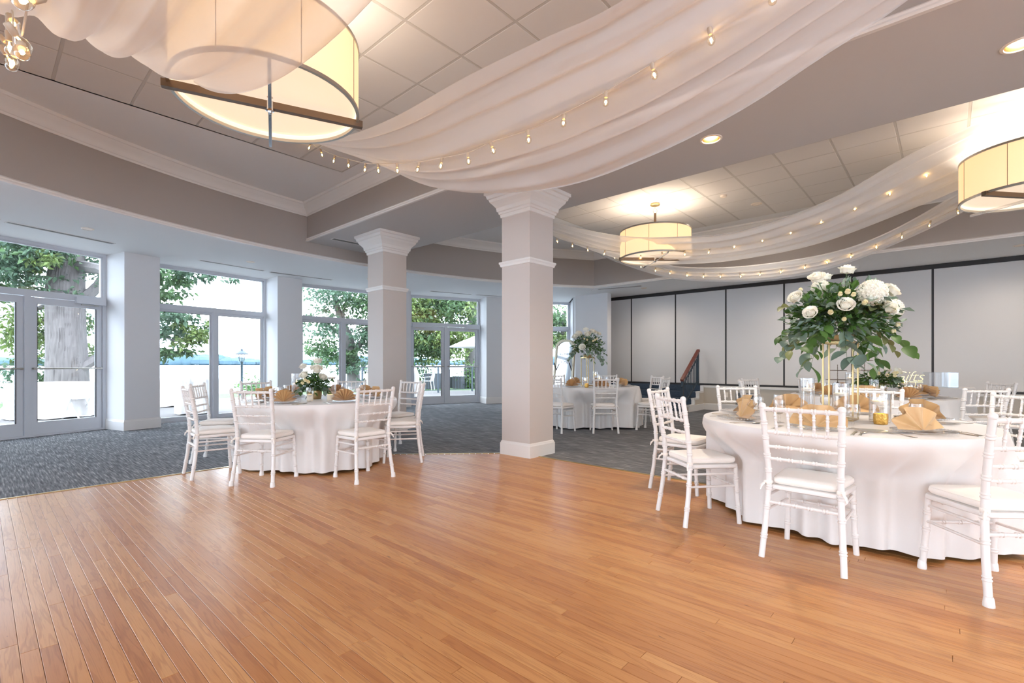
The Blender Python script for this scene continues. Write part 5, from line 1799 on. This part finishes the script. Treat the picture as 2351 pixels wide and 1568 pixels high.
# the big furrowed trunk outside the left doors
tree('tree', 'huge furrowed tree trunk with drooping leaves outside the left glass doors', (15, -13.84, -.06),
     [(15, -13.84, -.06, .66), (15, -13.84, .5, .52), (15, -13.86, 1.4, .49), (15, -13.9, 2.6, .465), (15, -13.88, 3.6, .45), (15, -13.80, 4.6, .40), (15, -13.6, 6.5, .30), (15, -13.5, 8, .2)],
     [(13.9, -13.75, 4.75, .8, .45, .5, 900), (13.9, -13.3, 4.2, .45, .3, .4, 260), (14.2, -14.0, 4.75, 1.5, .55, .9, 1500), (14.0, -14.6, 4.15, 1.0, .5, .6, 900), (14.6, -15.3, 4.75, .5, .4, .6, 380), (14.4, -15.2, 3.35, .9, .3, .7, 600), (14.0, -14.2, 3.75, .8, .4, .5, 520),
      (15.5, -15.3, 2.35, 1.0, .9, .9, 1500), (16, -14.7, 2.6, .6, .9, .8, 700), (15.5, -15.7, 1.0, .7, .8, .7, 800), (16, -14.6, 1.5, .5, .5, .7, 380), (15, -14.55, .55, .25, .35, .4, 160),
      (15.6, -12.9, 4.4, .8, .7, .8, 800), (16.4, -12.8, 3.4, .6, .6, .8, 420), (16.5, -12.9, 2.5, .6, .8, .8, 420), (16, -13.0, 1.3, .4, .4, .6, 170), (15.5, -12.9, .6, .3, .3, .4, 110),
      (13.6, -9.6, 3.65, .55, .5, .6, 520), (13.6, -8.9, 3.85, .8, .22, .5, 330), (14, -12, 8.5, 6, 1.6, 4.5, 2600), (13.4, -9.75, 2.95, .5, .32, .5, 300), (13.4, -9.4, 2.15, .85, .42, .6, 760), (13.4, -8.95, 1.95, .5, .36, .5, 330), (13.3, -9.5, 1.45, .5, .3, .5, 260), (13.6, -10.4, 2.8, .6, 1.0, .6, 500)],  # the broad high lobe is unseen, added to shade the terrace
     [[(15, -13.6, 3.0, .20), (15.4, -13.2, 3.7, .15), (15.8, -13.0, 4.8, .09)], [(15, -13.5, 1.0, .17), (16, -13.0, 1.9, .12), (16.4, -12.8, 3.0, .08), (16.6, -12.5, 3.8, .05)],
      [(15.6, -13.3, 1.5, .09), (16, -12.8, 2.0, .06), (16.2, -12.2, 2.1, .04)], [(15, -14.2, 3.2, .10), (15.2, -15.0, 2.9, .06), (15.4, -16.0, 3.0, .03)], [(15, -14.2, 2.4, .08), (15.4, -14.9, 2.6, .05), (15.6, -15.8, 2.3, .03)],
      [(15, -13.4, 4.2, .2), (14.4, -12.0, 3.9, .11), (13.8, -10.4, 3.0, .06), (13.4, -9.2, 2.2, .02)], [(14.4, -12.0, 3.9, .08), (13.8, -10.4, 3.9, .05), (13.6, -9.0, 3.85, .02)], [(13.8, -10.6, 2.9, .04), (13.4, -9.6, 1.9, .025), (13.4, -8.9, 1.9, .01)]],
     .17, ['foli2', 'foli3', 'foli'], 41, 'bark')
tree('tree', 'pale forked tree by the lake seen through the middle window', (24, -7.9, -.3),
     [(24, -7.9, -.3, .36), (24, -7.9, .6, .31), (24, -7.95, 1.6, .27), (24, -8.1, 2.4, .22), (24, -8.6, 3.6, .15), (24, -8.9, 4.8, .10), (24, -9.2, 6, .05)],
     [(24, -8.4, 4.8, 2.0, .8, 1.4, 2300), (24, -7.1, 4.1, 1.5, 1.0, 1.3, 1900), (24, -9.2, 3.1, 1.4, .6, 1.2, 1100), (24, -9.5, 1.9, 1.1, .55, 1.0, 950), (23.6, -7.0, 2.4, 1.1, .9, 1.0, 1500), (23.5, -8.3, 1.6, 1.2, .5, 1.0, 900), (23.5, -7.7, .95, .9, .45, .8, 560), (24, -6.2, 3.0, .9, 1.6, 1.0, 1400)],
     [[(24, -7.95, 1.6, .16), (23.8, -7.4, 2.3, .16), (23.8, -7.0, 3.2, .10), (24, -6.6, 4.4, .05)], [(24, -8.0, 2.2, .10), (24, -9.2, 3.1, .06), (24, -10.4, 3.6, .03)], [(23.9, -7.5, 2.2, .12), (23.7, -7.05, 2.75, .14), (23.7, -6.95, 3.0, .08)],
      [(24, -8.2, 2.6, .1), (24, -8.4, 3.8, .08), (24, -7.9, 5.0, .04)], [(24, -8.1, 1.7, .07), (24, -9.0, 1.6, .05), (24, -9.9, 1.9, .02)]],
     .21, ['foli2', 'foli'], 43, 'bark2', .8)
tree('tree', 'dense bright green tree beyond the railing and glass doors', (25, -2.2, -.3),
     [(25, -2.2, -.3, .34), (25, -2.15, 1.5, .30), (25, -2.0, 3.5, .24), (25, -1.8, 6, .15)],
     [(23, -4.3, 4.0, 1.1, .9, 1.2, 2100), (23, -3.1, 4.0, 1.2, .9, 1.2, 2300), (23, -2.1, 4.4, 1.0, .8, 1.2, 1500), (22.5, -4.3, 2.3, 1.0, .8, 1.0, 1900), (22.5, -2.9, 2.3, 1.0, .8, 1.0, 1900), (22.6, -3.6, 1.75, .9, .5, .9, 1200), (22.4, -4.9, 3.0, .8, 1.4, 1.0, 1800), (23, -1.6, 3.0, .5, .6, .8, 420)],
     [[(25, -2.1, 2.0, .12), (24, -3.0, 2.8, .08), (23, -4.2, 3.2, .03)]], .20, ['foli3', 'foli'], 47)
tree('tree', 'round green tree seen in the narrow window right of the front column', (27, 2.9, -.3),
     [(27, 2.9, -.3, .3), (27, 2.9, 2.5, .22), (27, 2.9, 4, .1)],
     [(27, 2.2, 3.4, 1.1, 1.0, 1.0, 1900), (27, 3.0, 2.6, .9, .9, 1.0, 1300), (27, 1.4, 2.9, .8, 1.0, 1.0, 1000)], [], .22, ['foli', 'foli3'], 49)
# dark shrubs behind the railing
for i, (t_, l_, z_, lab) in enumerate(((24.5, -4.75, 1.15, 'dark shrub left behind the railing'), (24.5, -2.0, 1.2, 'dark shrub right behind the railing'), (21.8, -11.6, .3, 'low green bush at the lawn edge by the lake'))):
    r = random.Random(90 + i); b = Vector(vw(t_, l_, -.06)); s = empty('shrub', b); tag(s, lab, 'shrub')
    mb = MB()
    for k in range(700):
        v = Vector((r.gauss(0, .33), r.gauss(0, .33), abs(r.gauss(0, .5)) * max(.5, z_)))
        d = Vector((r.uniform(-1, 1), r.uniform(-1, 1), r.uniform(-.6, .8))); L = .17 * r.uniform(.6, 1.3); m = Matrix.Translation(v) @ orient(d, roll=r.uniform(-1, 1)); w_ = L * .25
        mb.add([m @ Vector(q) for q in ((0, 0, 0), (L * .45, -w_, 0), (L, 0, 0), (L * .45, w_, 0))], [(0, 1, 2, 3)])
    o = mb.build('foliage', M['green'], s, False); o['kind'] = 'stuff'
    MB().tube([(0, 0, 0), (.02, 0, .5 * max(.6, z_))], .03, 6).build('stem', M['bark2'], s)

# folding chairs, cocktail tables and railing on the terrace
def folding_kit():
    k = Kit()
    for sg in (1, -1):
        y = .20 * sg
        k.add('front_leg', MB().tube([(.22, y, 0), (-.02, y, .46), (-.17, y, .80)], .017, 8).mesh('front_leg', M['extwhite']))
        k.add('rear_leg', MB().tube([(-.24, y * .86, 0), (.12, y * .86, .44)], .015, 8).mesh('rear_leg', M['extwhite']))
    k.add('seat', MB().bevbox((.0, 0, .445), (.40, .37, .03), .01).mesh('seat', M['extwhite'], False))
    for i, z in enumerate((.76, .66)):
        k.add('back_slat', MB().bevbox((-.12 - .05 * (z - .6) / .1 * .9, 0, z), (.016, .40, .07), .005).mesh('back_slat', M['extwhite'], False))
    k.add('cross_bar', MB().tube([(.16, -.2, .12), (.16, .2, .12)], .011, 6).mesh('cross_bar', M['extwhite']))
    k.add('cross_bar', MB().tube([(-.19, -.17, .06), (-.19, .17, .06)], .011, 6).mesh('cross_bar2', M['extwhite']))
    return k
FK = folding_kit()
for x, y, a, lab in ((1.52, 14.35, 118, 'white resin folding chair outside, right of the clothed round table'), (.42, 14.75, 20, 'white resin folding chair outside, cut by the left door frame'), (2.35, 15.3, 190, 'white resin folding chair outside, hidden behind the door stile')):
    FK.place('folding_chair', (x, y, -.03), math.radians(a), lab, 'chair', 'white folding chairs on the terrace')
def ext_table(x, y, R_, h, flare, seed, label, labt):
    t = empty('terrace_table', (x, y, -.03)); tag(t, labt, 'table')
    MB().lathe([(0, h - .03), (R_ - .015, h - .03), (R_ - .015, h - .004), (0, h - .004)], 32).build('tabletop', M['grey'], t)
    MB().lathe([(0, 0), (.22, 0), (.22, .02), (.03, .05), (.03, h - .03), (0, h - .03)], 16).build('pedestal', M['steel'], t)
    cloth_round((x, y), R_, h - .028, [], seed, 'tablecloth', label, -.022, (11, 19), flare, 0, 'cloth', .045)
ext_table(1.15, 15.15, .76, .78, .05, 61, 'white cloth on the round terrace table outside the left doors', 'round terrace table under the cloth outside the left doors')
ext_table(3.56, 13.55, .38, 1.09, .22, 62, 'tall white cocktail cloth outside the sliding window', 'tall cocktail table under the cloth outside the sliding window')
ext_table(3.5, 16.8, .76, .78, .05, 63, 'low white cloth further out, left of the tall cocktail cloth', 'round terrace table further out by the lake')
ext_table(9.05, 12.75, .38, 1.09, .26, 64, 'white cocktail cloth outside beside the rear column', 'tall cocktail table under the cloth beside the rear column')
# jar on the cocktail table
tag(MB().lathe_open([(0, 0), (.04, 0), (.045, .01), (.045, .08), (.04, .09), (.036, .09), (.036, .01), (0, .008)], 16, (3.56, 13.55, 1.064)).build('glass_jar', M['crystal']), 'small glass jar on the tall cocktail table outside', 'jar')
def lamp_post(t_, l_, H, label):
    p = vw(t_, l_, -.06); t = empty('lamp_post', p); tag(t, label, 'street lamp', 'terrace lamp posts')
    MB().lathe([(0, 0), (.10, 0), (.10, .08), (.06, .14), (.045, .2), (.045, H - .5), (.06, H - .47), (.06, H - .43), (0, H - .43)], 14).build('post', M['rail'], t)
    MB().box((0, 0, H - .62), (.42, .025, .025), .6).build('ladder_bar', M['rail'], t, False)
    MB().lathe_open([(.08, H - .42), (.13, H - .14)], 6).build('lantern_glass', M['glass'], t)
    mb = MB()
    for k in range(6):
        a = 2 * PI * k / 6
        mb.tube([(.08 * math.cos(a), .08 * math.sin(a), H - .43), (.13 * math.cos(a), .13 * math.sin(a), H - .13)], .01, 4)
    mb.build('lantern_frame', M['rail'], t)
    MB().lathe([(.24, H - .15), (.24, H - .13), (.10, H - .02), (.05, H), (.04, H + .05), (0, H + .08)], 12).build('cap', M['rail'], t)
lamp_post(19.0, -10.65, 1.76, 'dark lamp post with a hooded lantern against the lake')
lamp_post(18.0, -16.05, 2.0, 'dark lamp post beside the huge trunk outside the doors')
# terrace railing
rl = empty('terrace_railing', (0, 0, 0)); tag(rl, 'dark metal terrace railing with thin balusters outside the far doors', 'railing')
RP = [(9.9, 16.7), (11.2, 15.95), (12.85, 15.75), (14.55, 15.5), (16.6, 15.0)]
def seg(a, b, k):
    d = Vector((b[0] - a[0], b[1] - a[1], 0)); L = d.length; an = math.atan2(d.y, d.x); c = ((a[0] + b[0]) / 2, (a[1] + b[1]) / 2)
    MB().box((c[0], c[1], 1.04), (L, .05, .035), an).build('top_rail', M['rail'], rl, False)
    MB().box((c[0], c[1], .92), (L, .025, .02), an).build('mid_rail', M['rail'], rl, False)
    MB().box((c[0], c[1], .08), (L, .025, .02), an).build('bottom_rail', M['rail'], rl, False)
    n = int(L / .14)
    for i in range(1, n):
        MB().box((a[0] + d.x * i / n, a[1] + d.y * i / n, .50), (.012, .012, .84), an).build('baluster', M['rail'], rl, False)
for k in range(4): seg(RP[k], RP[k + 1], k)
for p in RP + [(14.68, 15.42)]:
    MB().box((p[0], p[1], .505), (.055, .055, 1.07)).build('post', M['rail'], rl, False)
# patio armchairs, planters and a parasol beyond
def armchair(x, y, rz, label):
    t = empty('patio_armchair', (x, y, -.06), rz); tag(t, label, 'chair', 'white patio armchairs')
    for sg in (1, -1):
        y_ = .25 * sg
        MB().tube([(.22, y_, 0), (.22, y_, .60), (-.22, y_, .62)], .018, 8).build('arm_frame', M['extwhite'], t)
        MB().tube([(-.26, y_, 0), (-.20, y_, .42), (-.32, y_, .92)], .018, 8).build('back_post', M['extwhite'], t)
    MB().bevbox((0, 0, .42), (.46, .48, .03), .008).build('seat', M['extwhite'], t, False)
    m = Matrix.Translation((-.265, 0, .67)) @ Matrix.Rotation(-.24, 4, 'Y')
    MB().box((0, 0, 0), (.015, .48, .44)).xform(m).build('sling_back', M['extwhite'], t, False)
for x, y, a, lab in ((14.3, 18.3, 2.2, 'white patio armchair beyond the railing, left pane'), (17.2, 17.4, 2.6, 'white patio armchair beyond the railing, right pane'), (12.2, 19.0, 1.8, 'white patio armchair beyond the railing, nearest the rear column')):
    armchair(x, y, a, lab)
for x, y, s, lab in ((15.1, 18.9, (1.0, .5, .75), 'grey planter box beyond the railing, left'), (17.0, 19.2, (1.5, .5, .55), 'long grey planter box beyond the railing, right'), (16.2, 18.2, (.5, .5, .6), 'small grey planter box beyond the railing, between')):
    t = empty('planter', (x, y, -.06), .4); tag(t, lab, 'planter')
    MB().bevbox((0, 0, s[2] / 2), s, .02).build('box', M['grey'], t, False)
    MB().bevbox((0, 0, s[2] + .015), (s[0] + .06, s[1] + .06, .03), .008).build('rim', M['alu'], t, False)
p = vw(19.5, -1.1, -.06); t = empty('parasol', p); tag(t, 'pale parasol tip beyond the right glass door', 'parasol')
MB().lathe([(1.5, 1.90), (1.0, 2.12), (.5, 2.32), (.04, 2.50), (0, 2.52)], 8).build('canopy', M['extwhite'], t, False)
MB().tube([(0, 0, 0), (0, 0, 2.5)], .025, 10).build('pole', M['alu'], t)
MB().lathe([(0, 0), (.3, 0), (.3, .06), (.05, .1), (0, .1)], 20).build('base', M['grey'], t)
